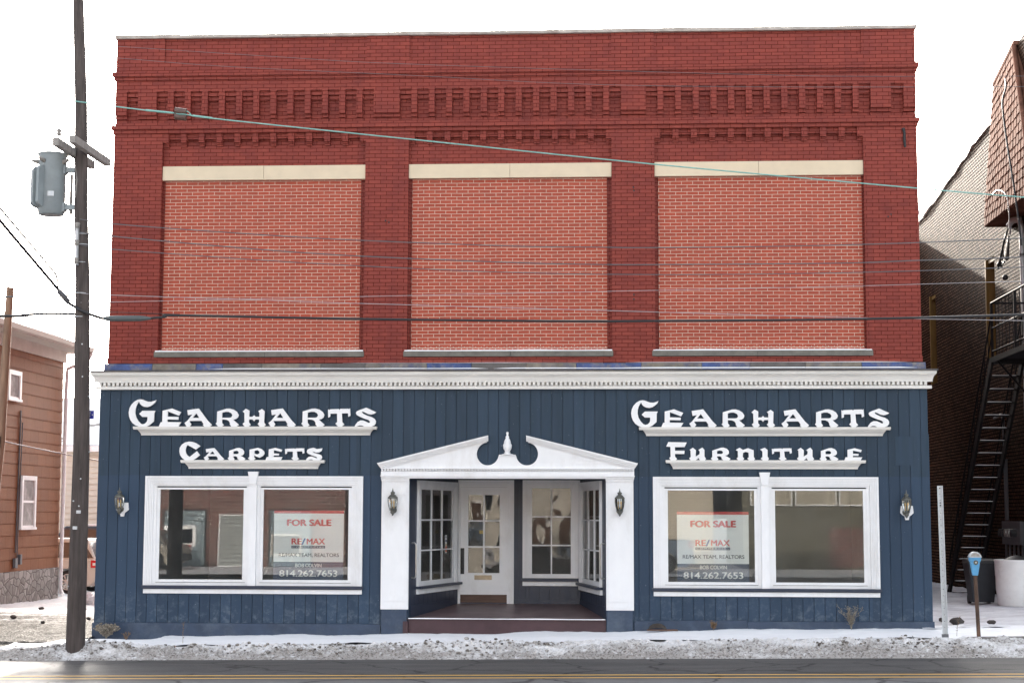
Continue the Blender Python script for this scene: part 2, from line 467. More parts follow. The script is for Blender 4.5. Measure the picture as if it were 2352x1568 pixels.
def road_mat():
    mt, nt, bs = newmat("worn_asphalt")
    vec = coords(nt, "Object")
    sep = N(nt, "SeparateXYZ"); nt.links.new(vec, sep.inputs[0])
    fine = nz(nt, vec, 55, 4, 0.7)
    c = mixc(nt, ramp(nt, fine, 0.35, 0.7), (0.06, 0.058, 0.058), (0.13, 0.127, 0.125))
    c = mixc(nt, ramp(nt, nz(nt, coords(nt, 'Object', (0.6, 2.0, 1)), 5.0, 8, 0.75), 0.42, 0.66, 0, 0.75), c, (0.052, 0.05, 0.05))
    lanes = nz(nt, coords(nt, "Object", (0.12, 2.2, 1)), 1.3, 6)
    c = mixc(nt, ramp(nt, lanes, 0.4, 0.65, 0, 0.45), c, (0.125, 0.12, 0.118))
    # the lane beyond the centre line is dry and dusted with road salt
    salt = ramp(nt, mathn(nt, 'ADD', sep.outputs[1], mathn(nt, 'MULTIPLY', nz(nt, vec, 2.5, 6), 0.5)), -6.5, -6.0, 1, 0)
    dust = mathn(nt, 'MULTIPLY', salt, ramp(nt, nz(nt, coords(nt, "Object", (0.5, 3, 1)), 3.0, 8, 0.7), 0.3, 0.62, 0.35, 0.95))
    c = mixc(nt, dust, c, (0.19, 0.187, 0.19))
    vw = N(nt, "TexVoronoi", Scale=0.55); vw.feature = 'DISTANCE_TO_EDGE'
    wob = N(nt, "TexNoise", Scale=1.4, Detail=6.0); nt.links.new(vec, wob.inputs["Vector"])
    wa = N(nt, "VectorMath", operation='MULTIPLY_ADD'); wa.inputs[1].default_value = (0.9, 0.9, 0.0)
    nt.links.new(wob.outputs["Color"], wa.inputs[0]); nt.links.new(vec, wa.inputs[2]); nt.links.new(wa.outputs[0], vw.inputs["Vector"])
    c = mixc(nt, ramp(nt, vw.outputs["Distance"], 0.006, 0.022, 0.75, 0), c, (0.018, 0.018, 0.019))
    nt.links.new(c, bs.inputs["Base Color"])
    wet = nz(nt, coords(nt, "Object", (0.25, 1.0, 1)), 0.9, 4)
    nt.links.new(ramp(nt, wet, 0.35, 0.65, 0.5, 0.7), bs.inputs["Roughness"])
    bs.inputs['Specular IOR Level'].default_value = 0.13
    bump(nt, bs, nz(nt, vec, 60, 4, 0.7), 0.5, 0.012)
    return mt
M_['road'] = road_mat()
M_['yellow'] = mottled("yellow_road_paint", [(0.72, 0.43, 0.11), (0.40, 0.27, 0.15)], (9.0,), ((0.55, 0.75),), 0.6, (0.3, 50, 0.01))
M_['concrete'] = mottled("concrete", [(0.22, 0.21, 0.2), (0.10, 0.095, 0.09)], (5.0,), ((0.45, 0.7),), 0.85)

# ------------------------------------------------------------------ ground levels
def clampf(v, a, b): return max(a, min(b, v))
def fbm(x, y, s, z=0.0, o=4):
    return noise.fractal(Vector((x * s, y * s, z)), 0.9, 2.1, o)
def gz(x, y):
    """snow-covered pavement and lots"""
    base = 0.015 + 0.0175 * clampf(x, -8.0, 11.0)
    if x < -7.4 or y > 3:
        t = clampf((y - 3.0) / 18.0, 0, 1.6)
        base -= (0.24 if x < 0 else 0.05) * t
    return base
def rz(x, y): return -0.19 + 0.0105 * clampf(x, -15, 15) + 0.004 * clampf(y + 6.2, -5, 3.3) * -1

def grid(name, xs, ys, zf, mat, smooth=True):
    vs = [(x, y, zf(x, y)) for y in ys for x in xs]
    nx = len(xs)
    fs = [(j * nx + i, j * nx + i + 1, (j + 1) * nx + i + 1, (j + 1) * nx + i) for j in range(len(ys) - 1) for i in range(nx - 1)]
    return MB().add(vs, fs, smooth).build(name, mat)
def lin(a, b, step):
    n = max(1, int(round((b - a) / step)))
    return [a + (b - a) * i / n for i in range(n + 1)]

far = [-900, -400, -200, -100, -60, -40, -28, -20]
def gsheet(x, y):
    if y < -2.75: return -0.62
    return gz(x, y) - 0.16
tag(grid("ground", far + lin(-16, 16, 2) + [-v for v in reversed(far)],
     [-900, -400, -200, -100, -60, -44, -38, -32, -20, -10, -2.8, -2.7, -1, 1, 4, 8, 12, 16, 20, 26, 34, 46, 70, 110, 200, 400, 900], gsheet, M_['yard']), kind='structure')
tag(grid("road", [-900, -300, -100, -50, -30] + lin(-20, 20, 1.0) + [30, 50, 100, 300, 900], [-27.9, -24, -20, -16, -12, -9, -7.5, -6.2, -5, -4, -3.3, -2.6], rz, M_['road']), kind='structure')
for k, (ya, yb) in enumerate(((-6.02, -5.91), (-6.42, -6.31))):
    tag(grid("road_marking", [-300, -100, -50, -30] + lin(-20, 20, 1.0) + [30, 50, 100, 300], [ya, yb], lambda x, y: rz(x, y) + 0.004, M_['yellow']), kind='structure')
tag(grid("pavement", lin(-8.2, 13.5, 0.09), lin(-2.35, 0.2, 0.085),
     lambda x, y: gz(x, y) + 0.032 * fbm(x, y, 0.9) + 0.008 * fbm(x, y, 5.0, 3) - 0.03 - (0.05 if (x < -6.1 and y > -0.7) else 0) + 0.05 * max(0, 1 - ((x + 6.9) / 1.0) ** 2 - ((y + 1.6) / 0.6) ** 2), M_['walksnow']), kind='structure')
def bankz(x, y):
    t = clampf((y + 3.35) / 1.05, 0, 1)                 # 0 at the road edge, 1 at the pavement
    e = rz(x, y) * (1 - t) + (gz(x, y) - 0.02) * t
    hump = sin(pi * clampf(t * 1.02, 0, 1)) ** 0.8
    wob = 0.6 + 0.75 * fbm(x, y * 0.6, 0.55, 8, 4)
    rough = 0.055 * fbm(x, y, 3.4, 1) + 0.05 * abs(fbm(x, y, 9.0, 2, 5)) + 0.022 * fbm(x, y, 24.0, 4, 3)
    if x < -7.2: wob += 0.35 * clampf((-7.2 - x), 0, 1); rough *= 0.5
    gap = clampf(abs(x - 9.0) * 0.9 - 0.2, 0.1, 1) if x > 7.6 else 1
    e += 0.10 * math.exp(-((x + 6.75) / 0.7) ** 2 - ((y + 2.95) / 0.3) ** 2)
    return e + hump * (0.10 * wob * gap + rough * 1.25) - 0.03 * (1 - hump)
tag(grid("snow_bank", lin(-14, 13, 0.033), lin(-3.4, -2.22, 0.032), bankz, M_['slush'], False), kind='structure')
mb = MB()
for _ in range(2800):
    x = random.uniform(-8.2, 13); y = -2.82 + random.gauss(0, 0.2)
    if y < -3.45 or y > -2.1 or noise.noise(Vector((x * 0.9, y * 1.6, 4))) < 0.02: continue
    r = 0.006 + 0.026 * random.random() ** 3
    mb.ball((x, y, bankz(x, clampf(y, -3.4, -2.22)) + r * 0.35), r, 6, 4, (1.2, 1, 0.8), 0.25)
tag(mb.build("slush_lumps", M_['lump']), "dirty frozen slush lumps along the road edge", "slush", kind='stuff')
tag(grid("driveway", lin(-13.6, -7.28, 0.11), lin(-2.3, 26, 0.13),
     lambda x, y: gz(x, y) + 0.03 * fbm(x, y, 0.55, 5) + 0.02 * fbm(x, y, 6, 6) - 0.02 - (0.04 if y < -1.6 else 0), M_['gravel'], False), kind='structure')
tag(grid("alley", lin(7.0, 13.2, 0.12), lin(-0.3, 24, 0.14), lambda x, y: gz(x, y) + 0.04 * fbm(x, y, 0.8, 7) + 0.02 * fbm(x, y, 4, 7) - 0.03, M_['alley'], False), kind='structure')
mb = MB()
for x0, x1 in ((7.3, 8.15), (8.75, 13.0)):
    mb.hexa([(x0, -2.62, -0.25), (x1, -2.62, -0.25), (x1, -2.42, -0.25), (x0, -2.42, -0.25)], [(x0, -2.60, gz(x0, -2) - 0.015), (x1, -2.60, gz(x1, -2) - 0.015), (x1, -2.42, gz(x1, -2) - 0.015), (x0, -2.42, gz(x0, -2) - 0.015)])
tag(mb.build("kerb", M_['concrete']), kind='structure')

# ------------------------------------------------------------------ the store
store = thing("store_building", "two-storey painted red brick store with navy boarded shopfront and white trim", "building")
XL, XR = -7.235, 7.14
BAYS = ((-6.34, -2.645), (-1.865, 1.765), (2.525, 6.20))
def brick_wall():
    b = MB()
    D = 0.12
    b.box(XL, XR, D, 18.0, 4.2, 10.5)                                  # the body behind the face
    b.box(XL, XL + 0.3, 0.16, 18.0, -0.5, 4.2); b.box(XR - 0.3, XR, 0.16, 18.0, -0.5, 4.2)
    b.box(XL + 0.3, XR - 0.3, 17.7, 18.0, -0.5, 4.2)
    # piers
    edges = [XL] + [v for bb in BAYS for v in bb] + [XR]
    piers = [(edges[i], edges[i + 1]) for i in range(0, len(edges), 2)]
    for a, c in piers:
        b.box(a, c, 0.0, D, 4.76, 8.83)
        b.box(a, c, 0.0, D, 10.15, 10.594)
    b.box(XL - 0.01, XR + 0.01, -0.02, D, 4.66, 4.762)
    for a, c in BAYS:
        b.box(a, c, 0.035, D, 10.15, 10.594)
    b.box(XL, XR, 0.0, D, 9.972, 10.15)
    b.box(XL - 0.05, XR + 0.05, -0.065, D, 9.885, 9.972)
    b.box(XL - 0.025, XR + 0.025, -0.03, D, 9.822, 9.885)
    b.box(XL, XR, 0.0, D, 9.612, 9.822)
    # frieze of pockets between little brick piers
    pk = [(-7.025, -6.815), (6.704, 6.924)]
    for a, c in BAYS:
        mid = (a + c) / 2
        for k in range(13):
            xc = mid + (k - 6) * 0.3135
            pk.append((xc - 0.103, xc + 0.103))
    pk.sort()
    x = XL
    solids = []
    for a, c in pk:
        solids.append((x, a)); x = c
    solids.append((x, XR))
    for a, c in solids:
        b.box(a, c, 0.0, D, 9.172, 9.612)
        b.box(a, c, 0.04, D, 9.110, 9.172)
        b.box(a, c, 0.08, D, 9.046, 9.110)
    for a, c in pk:
        b.box(a, c, 0.04, D, 9.528, 9.612)
        b.box(a, c, 0.08, D, 9.442, 9.528)
    b.box(XL, XR, 0.03, D, 8.978, 9.040)
    b.box(XL - 0.045, XR + 0.045, -0.055, D, 8.902, 8.978)
    b.box(XL - 0.015, XR + 0.015, -0.02, D, 8.830, 8.902)
    for a, c in BAYS:
        b.box(a, c, 0.05, D, 8.735, 8.830)
        n = 12
        for k in range(n):
            x0 = a + (c - a - 0.1) * k / (n - 1)
            b.box(x0, x0 + 0.105, 0.004, 0.05, 8.668, 8.830)
            b.box(x0, x0 + 0.105, 0.05, D, 8.668, 8.735)
            b.box(x0 + 0.004, x0 + 0.101, 0.055, D, 8.602, 8.668)
        b.box(a, c, 0.09, D, 8.235, 8.602)
    return b
brick_wall().build("brick_wall", M_['brick'], store)
b = MB()
for k in range(12):
    x0 = XL - 0.03 + (XR - XL + 0.06) * k / 12; x1 = XL - 0.03 + (XR - XL + 0.06) * (k + 1) / 12
    dz = random.uniform(-0.006, 0.006)
    b.box(x0 + 0.0006, x1 - 0.0006, -0.045, 0.42, 10.594, 10.655 + dz)
b.build("coping", M_['coping'], store)
MB().box(XL + 0.05, XR - 0.05, 0.42, 17.9, 10.50, 10.52).build("roof", M_['snow'], store)
for i, (a, c) in enumerate(BAYS):
    ia, ic = a + 0.065 if i else a + 0.045, c - 0.085 if i < 2 else c - 0.03
    f = MB().box(ia, ic, 0.098, 0.119, 4.96, 7.98).build("brick_infill", M_['infill'], store)
    MB().box(ia, ic, 0.0985, 0.119, 4.885, 4.958).build("header_course", M_['soldier'], f)
    b = MB(); b.box(a + 0.004, (a + c) / 2 - 0.003, 0.03, 0.12, 7.982, 8.235); b.box((a + c) / 2 + 0.003, c - 0.004, 0.031, 0.12, 7.982, 8.235)
    b.build("lintel", M_['lintel'], store)
    xs = (a - 0.06, (a + c) / 2 + random.uniform(-0.1, 0.1), c + (0.02 if i < 2 else 0.1))
    b = MB()
    for k in range(2):
        b.hexa([(xs[k] + 0.003, -0.045, 4.772), (xs[k + 1] - 0.003, -0.045, 4.772), (xs[k + 1] - 0.003, 0.097, 4.772), (xs[k] + 0.003, 0.097, 4.772)],
               [(xs[k] + 0.003, -0.04, 4.866), (xs[k + 1] - 0.003, -0.04, 4.866), (xs[k + 1] - 0.003, 0.097, 4.884), (xs[k] + 0.003, 0.097, 4.884)])
    sl = b.build("sill", M_['sill'], store)
    pts = lin(xs[0] + 0.02, xs[2] - 0.02, 0.12)
    b = MB()
    for k in range(len(pts) - 1):
        h0, h1 = [0.014 + 0.012 * noise.noise(Vector((p * 1.3, i, 0))) for p in (pts[k], pts[k + 1])]
        b.hexa([(pts[k], -0.036, 4.866), (pts[k + 1], -0.036, 4.866), (pts[k + 1], 0.096, 4.884), (pts[k], 0.096, 4.884)],
               [(pts[k], -0.03, 4.868 + h0), (pts[k + 1], -0.03, 4.868 + h1), (pts[k + 1], 0.096, 4.888 + h1), (pts[k], 0.096, 4.888 + h0)])
    b.build("snow_cap", M_['snow'], sl)
b = MB(); b.tube([(6.90, -0.02, 8.79), (6.92, -0.03, 8.7), (6.915, -0.025, 8.6), (6.925, -0.03, 8.45)], [0.03, 0.022, 0.026, 0.018], 6)
b.build("wall_anchor", M_['black'], store)
for x_, z_ in ((-2.27, 7.21), (-2.21, 7.18), (2.15, 7.78), (2.15, 5.86), (2.15, 5.78), (2.16, 7.72), (6.66, 7.26), (6.61, 7.22)):
    MB().cyl((x_, 0.0, z_), (x_, -0.012, z_), 0.016, 0.014, 8).build("anchor_bolt", M_['black'], store)
# glazed tile ledge
x = XL - 0.05
tl = [('tileblue', 1.0), ('tiletan', 0.9), ('tileblue', 0.55), ('tiledark', 0.8), ('tiletan', 1.2), ('tiledark', 0.9), ('tiletan', 1.25), ('tileblue', 0.9), ('tiledark', 1.1), ('tiletan', 1.0), ('tileblue', 1.3), ('tiletan', 1.2), ('tileblue', 0.95), ('tiledark', 1.1), ('tiletan', 1.1)]
tot = sum(t[1] for t in tl); k_ = (XR - 1.05 - x) / tot
for mn, wd in tl + [('tileblue', 1.10 / k_)]:
    wd *= k_
    MB().hexa([(x + 0.004, -0.10, 4.535), (x + wd - 0.004, -0.10, 4.535), (x + wd - 0.004, 0.12, 4.535), (x + 0.004, 0.12, 4.535)],
              [(x + 0.004, -0.07, 4.648), (x + wd - 0.004, -0.07, 4.648), (x + wd - 0.004, 0.12, 4.659), (x + 0.004, 0.12, 4.659)]).build("ledge_tile", M_[mn], store)
    x += wd
# snow lying on the tile ledge and the cornice roof
for xa, xb, y0, z0, hh in ((-5.35, -0.4, -0.30, 4.532, 0.022), (-0.3, 7.0, -0.31, 4.532, 0.026), (2.0, 6.95, -0.065, 4.655, 0.012), (-3.0, 1.6, -0.065, 4.655, 0.007)):
    b = MB()
    pts = lin(xa, xb, 0.15)
    for k in range(len(pts) - 1):
        q = [hh * (0.6 + 0.6 * noise.noise(Vector((p * 0.9, y0 * 9, 2)))) * clampf(min(p - xa, xb - p) * 4, 0.05, 1) for p in (pts[k], pts[k + 1])]
        b.hexa([(pts[k], y0, z0), (pts[k + 1], y0, z0), (pts[k + 1], y0 + 0.06, z0 + 0.004), (pts[k], y0 + 0.06, z0 + 0.004)],
               [(pts[k], y0 + 0.006, z0 + q[0]), (pts[k + 1], y0 + 0.006, z0 + q[1]), (pts[k + 1], y0 + 0.06, z0 + q[1]), (pts[k], y0 + 0.06, z0 + q[0])])
    b.build("ledge_snow", M_['snow'], store)

# ---- boarded shopfront
SX0, SX1 = -7.315, 7.19
WINS = ((-6.31, -2.72, 0.755, 2.53), (2.59, 6.19, 0.755, 2.53))
ENT = (-1.775, 1.645, -0.4, 2.66)
holes = list(WINS) + [ENT]
def zcuts(x0, x1, z0, z1, extra=()):
    iv = [(z0, z1)]
    for h in list(holes) + list(extra):
        if x1 > h[0] + 1e-5 and x0 < h[1] - 1e-5:
            new = []
            for a, c in iv:
                if h[2] > a: new.append((a, min(c, h[2])))
                if h[3] < c: new.append((max(a, h[3]), c))
            iv = [q for q in new if q[1] - q[0] > 1e-4]
    return iv
b = MB()
bd = [SX0]
while bd[-1] < SX1 - 0.1:
    bd.append(bd[-1] + 0.1865 + random.uniform(-0.004, 0.004))
bd[-1] = SX1
hx = sorted(v for h in holes for v in h[:2])
for i in range(len(bd) - 1):
    cuts = [bd[i]] + [v for v in hx if bd[i] < v < bd[i + 1]] + [bd[i + 1]]
    dy = random.uniform(-0.0025, 0.0025)
    for k in range(len(cuts) - 1):
        a = cuts[k] + (0.0045 if k == 0 else 0); c = cuts[k + 1] - (0.0045 if k == len(cuts) - 2 else 0)
        for z0, z1 in zcuts(a, c, 0.085, 4.20):
            b.box(a, c, -0.150 + dy, -0.13, z0, z1)
cuts = [SX0 + 0.002] + hx + [SX1 - 0.002]
for k in range(len(cuts) - 1):
    for z0, z1 in zcuts(cuts[k], cuts[k + 1], -0.3, 4.30):
        b.box(cuts[k], cuts[k + 1], -0.1295, -0.04, z0, z1)
b.box(SX0 + 0.002, SX0 + 0.06, -0.0395, 0.16, -0.3, 4.30); b.box(SX1 - 0.06, SX1 - 0.002, -0.0395, 0.16, -0.3, 4.30)
b.build("siding", M_['navy'], store)
# patched boards near the right corner
b = MB(); b.box(6.62, 6.985, -0.158, -0.1505, 2.86, 3.36); b.box(7.06, 7.196, -0.16, -0.1505, 0.15, 3.40)
b.build("patch_board", M_['navy'], store)
for a, c in ((SX0 - 0.02, -2.26), (2.13, 4.05), (4.056, SX1 + 0.03)):
    b = MB()
    b.hexa([(a, -0.178, -0.30), (c, -0.178, -0.30), (c, -0.151, -0.30), (a, -0.151, -0.30)],
           [(a, -0.175, 0.105 if a < 0 else 0.19), (c, -0.175, 0.105 if a < 0 else 0.19 + 0.02), (c, -0.151, 0.11 if a < 0 else 0.195 + 0.02), (a, -0.151, 0.11 if a < 0 else 0.195)])
    b.build("baseboard", M_['navyblock'], store)

# ---- cornice
def profile_run(mb, prof, x0, x1, ret=0.0):
    """moulding profile of (outward, height) run along x, its ends mitred by the outward distance"""
    n = len(prof)
    vs = [(x0 - p[0] * ret, -0.15 - p[0], p[1]) for p in prof] + [(x1 + p[0] * ret, -0.15 - p[0], p[1]) for p in prof]
    fs = [(i, (i + 1) % n, n + (i + 1) % n, n + i) for i in range(n)]
    mb.add(vs, fs)
    tri = tessellate_polygon([[Vector((p[0], p[1], 0)) for p in prof]])
    mb.add(vs[:n], [tuple(t) for t in tri]); mb.add(vs[n:], [tuple(reversed(t)) for t in tri])
cor = MB()
profile_run(cor, [(0.0, 4.18), (0.075, 4.18), (0.075, 4.233), (0.004, 4.233), (0.004, 4.299), (0.088, 4.299), (0.088, 4.315), (0.090, 4.335), (0.094, 4.345),
                  (0.100, 4.372), (0.115, 4.402), (0.138, 4.422), (0.138, 4.432), (0.150, 4.436), (0.150, 4.485), (0.0, 4.485)], SX0 + 0.01, SX1 - 0.01, 1.0)
x = SX0
while x < SX1 - 0.03:
    cor.box(x, x + 0.044, -0.150 - 0.083, -0.150 - 0.0045, 4.243, 4.2985)
    x += 0.0785
co = cor.build("cornice", M_['cornice'], store)
b = MB()
b.hexa([(SX0 - 0.165, -0.325, 4.487), (SX1 + 0.165, -0.325, 4.487), (SX1 + 0.165, 0.10, 4.487), (SX0 - 0.165, 0.10, 4.487)],
       [(SX0 - 0.165, -0.325, 4.512), (SX1 + 0.165, -0.325, 4.512), (SX1 + 0.165, 0.10, 4.532), (SX0 - 0.165, 0.10, 4.532)])
b.build("flashing", M_['flash'], co)

# ---- display windows
def display_window():
    root = MB()
    ox0, ox1, oz0, oz1 = -6.445, -2.588, 0.757, 2.660
    ix0, ix1, iz1 = -6.30, -2.735, 2.515
    steps = ((0.0, 0.035, -0.205), (0.037, 0.062, -0.197), (0.064, 0.088, -0.190), (0.090, 0.114, -0.184), (0.116, 0.145, -0.178))
    for s0, s1, y in steps:
        root.box(ox0 + s0, ox0 + s1, y, -0.148, oz0, oz1 - s0); root.box(ox1 - s1, ox1 - s0, y, -0.148, oz0, oz1 - s0)
        root.box(ox0 + s1, ox1 - s1, y, -0.148, oz1 - s1, oz1 - s0)
    # mullion with keystone
    root.box(-4.592, -4.460, -0.215, -0.10, 0.757, 2.515)
    root.prism([(-4.578, 2.516), (-4.472, 2.516), (-4.433, 2.737), (-4.618, 2.737)], -0.235, -0.148)
    fr = root.build("display_window", M_['white'], store)
    for x0, x1 in ((-6.30, -4.593), (-4.459, -2.735)):
        s = MB()
        z0, z1 = 0.757, 2.515
        for q, wv, y0, y1 in ((0.0, 0.055, -0.155, -0.10), (0.0555, 0.055, -0.138, -0.10)):
            s.box(x0 + q, x0 + q + wv, y0, y1, z0 + q, z1 - q); s.box(x1 - q - wv, x1 - q, y0, y1, z0 + q, z1 - q)
            s.box(x0 + q + wv, x1 - q - wv, y0, y1, z1 - q - wv * 0.6, z1 - q); s.box(x0 + q + wv, x1 - q - wv, y0, y1, z0 + q, z0 + q + wv * 0.85)
        sa = s.build("sash", M_['white'], fr)
        MB().box(x0 + 0.10, x1 - 0.10, -0.118, -0.112, z0 + 0.09, z1 - 0.06).build("pane", M_['glass'], fr)
    b = MB(); b.box(ox0 - 0.025, ox1 + 0.02, -0.235, -0.152, 0.712, 0.756); b.box(ox0, ox1, -0.21, -0.152, 0.695, 0.7115)
    b.build("sill", M_['navytrim'], fr)
    MB().box(ox0 + 0.003, ox1 - 0.003, -0.185, -0.152, 0.618, 0.694).build("apron", M_['white'], fr)
    return fr
dw = display_window()
dw2 = copy_tree(dw, store)
dw2.location.x = 8.905

# ---- entry: pediment, pilasters
PC = -0.063
def mir(poly): return [(2 * PC - p[0], p[1]) for p in reversed(poly)]
half = [(-2.262, 2.806), (-2.31, 2.86)]
half += [(-0.412, 3.335), (-0.425, 3.245)]
half += [(-0.405 + 0.193 * cos(radians(t)), 3.050 + 0.198 * sin(radians(t))) for t in range(100, 351, 10)]
half += [(-0.206, 3.022)]
tym = half + mir(half)
pd = MB().prism([(p[0], p[1]) for p in tym], -0.235, -0.152)
b = pd
b.box(-2.262, 2.136, -0.305, -0.152, 2.788, 2.8055); b.box(-2.262, 2.136, -0.240, -0.152, 2.742, 2.7875)
b.box(-2.262, 2.136, -0.300, -0.152, 2.676, 2.7415)
b.box(-2.272, 2.146, -0.31, -0.152, 2.656, 2.6755)
b.box(-2.262, 2.136, -0.285, -0.152, 2.6225, 2.6555)
x = -2.255
while x < 2.11:
    b.box(x, x + 0.030, -0.298, -0.2405, 2.748, 2.7875); x += 0.0525
b.box(-0.135, 0.009, -0.245, -0.2355, 2.8065, 3.02); b.box(-0.208, 0.082, -0.262, -0.16, 3.0225, 3.036)
ped = b.build("pediment", M_['white'], store)
b = MB()
for sgn in (1, -1):
    for t0, t1, yo in ((0.0, 0.030, -0.330), (0.031, 0.055, -0.305), (0.056, 0.080, -0.285), (0.081, 0.10, -0.262)):
        q = [(-2.330 + t0 * 0.65, 2.886 - t0), (-0.392, 3.368 - t0), (-0.392 - (t1 - t0) * 0.2, 3.368 - t1), (-2.330 + t1 * 0.65, 2.886 - t1)]
        b.prism(q if sgn > 0 else mir(q), yo, -0.236)
b.build("raking_cornice", M_['white'], ped)
MB().lathe((PC, -0.205, 3.036), [(0.10, 0), (0.10, 0.008), (0.045, 0.02), (0.06, 0.035), (0.04, 0.05), (0.045, 0.06), (0.072, 0.11), (0.078, 0.17), (0.058, 0.205), (0.062, 0.215), (0.055, 0.235), (0.045, 0.265), (0.028, 0.285), (0.034, 0.30),
          (0.026, 0.325), (0.012, 0.34), (0.022, 0.36), (0.024, 0.385), (0.008, 0.40)], 18).build("finial", M_['white'], ped)
for x0, x1, zb, xb0, xb1 in ((-2.254, -1.775, 0.368, -2.24, -1.80), (1.648, 2.122, 0.373, 1.655, 2.10)):
    b = MB()
    b.box(x0, x1, -0.232, -0.152, zb, 2.59)
    b.box(x0 + 0.03, x1 - 0.03, -0.243, -0.2325, 2.34, 2.575)
    b.box(x0 + 0.03, x1 - 0.03, -0.243, -0.2325, zb + 0.14, 2.322)
    b.box(x0 + 0.03, x1 - 0.03, -0.243, -0.2325, zb + 0.03, zb + 0.128)
    b.prism([(x0, 2.575), (x1, 2.575), (x1 + 0.01, 2.622), (x0 - 0.01, 2.622)], -0.262, -0.232)
    b.box(x0 + 0.11, x1 - 0.11, -0.2475, -0.2435, zb + 0.5, 2.27)
    pl = b.build("pilaster", M_['white'], store)
    # back plate moulded under the lantern
    xc = (x0 + x1) / 2
    MB().prism([(xc - 0.10, 2.20), (xc - 0.10, 2.02), (xc - 0.06, 1.99), (xc - 0.03, 1.955), (xc + 0.03, 1.955), (xc + 0.06, 1.99), (xc + 0.10, 2.02), (xc + 0.10, 2.20)], -0.256, -0.248).build("backplate", M_['white'], pl)
    MB().box(xb0, xb1, -0.215, -0.04, -0.3, zb - 0.001).build("plinth", M_['navyblock'], pl)

# ---- recessed entry
RA, RB, RC, RD = Vector((-1.775, -0.04, 0)), Vector((-1.148, 2.4, 0)), Vector((1.162, 2.4, 0)), Vector((1.645, -0.04, 0))
b = MB()
FZ0, FZ1 = 0.205, 0.338
b.hexa([(-1.775, -0.13, -0.3), (1.645, -0.13, -0.3), (1.162, 2.4, -0.3), (-1.148, 2.4, -0.3)], [(-1.775, -0.13, FZ0), (1.645, -0.13, FZ0), (1.162, 2.4, FZ1), (-1.148, 2.4, FZ1)])
pf = b.build("porch_floor", M_['floor'], store)
b = MB(); b.box(-1.77, 1.64, -0.165, -0.1305, -0.3, 0.185); b.box(-1.80, 1.642, -0.185, -0.1305, 0.1855, 0.205)
b.box(-1.86, -1.775, -0.235, -0.166, -0.3, 0.165)
b.build("step", M_['maroon'], pf)
pts = lin(-1.775, 1.63, 0.08)
b = MB()
for k in range(len(pts) - 1):
    h = [0.014 + 0.010 * noise.noise(Vector((p * 1.1, 5, 0))) for p in (pts[k], pts[k + 1])]
    d = [0.03 + 0.10 * max(0, noise.noise(Vector((p * 0.8, 9, 0)))) for p in (pts[k], pts[k + 1])]
    b.hexa([(pts[k], -0.186, 0.2055), (pts[k + 1], -0.186, 0.2055), (pts[k + 1], -0.10 + d[1], 0.209), (pts[k], -0.10 + d[0], 0.209)],
           [(pts[k], -0.180, 0.2055 + h[0]), (pts[k + 1], -0.180, 0.2055 + h[1]), (pts[k + 1], -0.10 + d[1], 0.2095 + h[1] * .3), (pts[k], -0.10 + d[0], 0.2095 + h[0] * .3)])
b.build("step_snow", M_['snow'], pf)
MB().prism([(-1.9, -0.04), (1.8, -0.04), (1.3, 2.6), (-1.3, 2.6)], 2.662, 2.75, 'z').build("entry_ceiling", M_['navytrim'], store)

def local(A, B):
    """frame with x along A->B, z up, outward = -y"""
    d = (B - A).normalized()
    n = Vector((d.y, -d.x, 0))
    Mx = Matrix(((d.x, -n.x, 0, A.x), (d.y, -n.y, 0, A.y), (0, 0, 1, 0), (0, 0, 0, 1)))
    return Mx, (B - A).length
def entry_window(u0, u1, z0, z1, cols, rows, A, B, fr=0.075, glass='oldglass', parent=None):
    Mx, L = local(A, B)
    b = MB(Mx)
    cs = 0.105
    for s0, s1, y in ((0.0, 0.03, -0.05), (0.032, 0.056, -0.043), (0.058, 0.080, -0.036), (0.082, cs, -0.03)):
        b.box(u0 + s0, u0 + s1, y, 0.02, z0, z1 - s0); b.box(u1 - s1, u1 - s0, y, 0.02, z0, z1 - s0); b.box(u0 + s1, u1 - s1, y, 0.02, z1 - s1, z1 - s0)
    f = b.build("entry_window", M_['white'], parent)
    gx0, gx1, gz0, gz1 = u0 + cs + fr, u1 - cs - fr, z0 + fr * 1.1, z1 - cs - fr * 0.7
    b = MB(Mx)
    b.box(u0 + cs, gx0, -0.018, 0.03, z0, z1 - cs); b.box(gx1, u1 - cs, -0.018, 0.03, z0, z1 - cs)
    b.box(gx0, gx1, -0.018, 0.03, z0, gz0); b.box(gx0, gx1, -0.018, 0.03, gz1, z1 - cs)
    for k in range(1, cols):
        x = gx0 + (gx1 - gx0) * k / cols; b.box(x - 0.012, x + 0.012, -0.012, 0.024, gz0, gz1)
    for k in range(1, rows):
        z = gz0 + (gz1 - gz0) * k / rows
        for q in range(cols):
            xa = gx0 + (gx1 - gx0) * q / cols + (0.0125 if q else 0); xb = gx0 + (gx1 - gx0) * (q + 1) / cols - (0.0125 if q < cols - 1 else 0)
            b.box(xa, xb, -0.011, 0.023, z - 0.012, z + 0.012)
    b.build("sash", M_['white'], f)
    for q in range(cols):
        for r in range(rows):
            xa, xb = gx0 + (gx1 - gx0) * q / cols, gx0 + (gx1 - gx0) * (q + 1) / cols
            za, zb = gz0 + (gz1 - gz0) * r / rows, gz0 + (gz1 - gz0) * (r + 1) / rows
            a1, a2 = random.uniform(-0.009, 0.009), random.uniform(-0.008, 0.008)
            MB(Mx).add([(xa, 0.006 + a1, za), (xb, 0.006 - a1, za), (xb, 0.006 - a1 + a2, zb), (xa, 0.006 + a1 + a2, zb)], [(0, 1, 2, 3)]).build("pane", M_[glass], f)
    return f, Mx
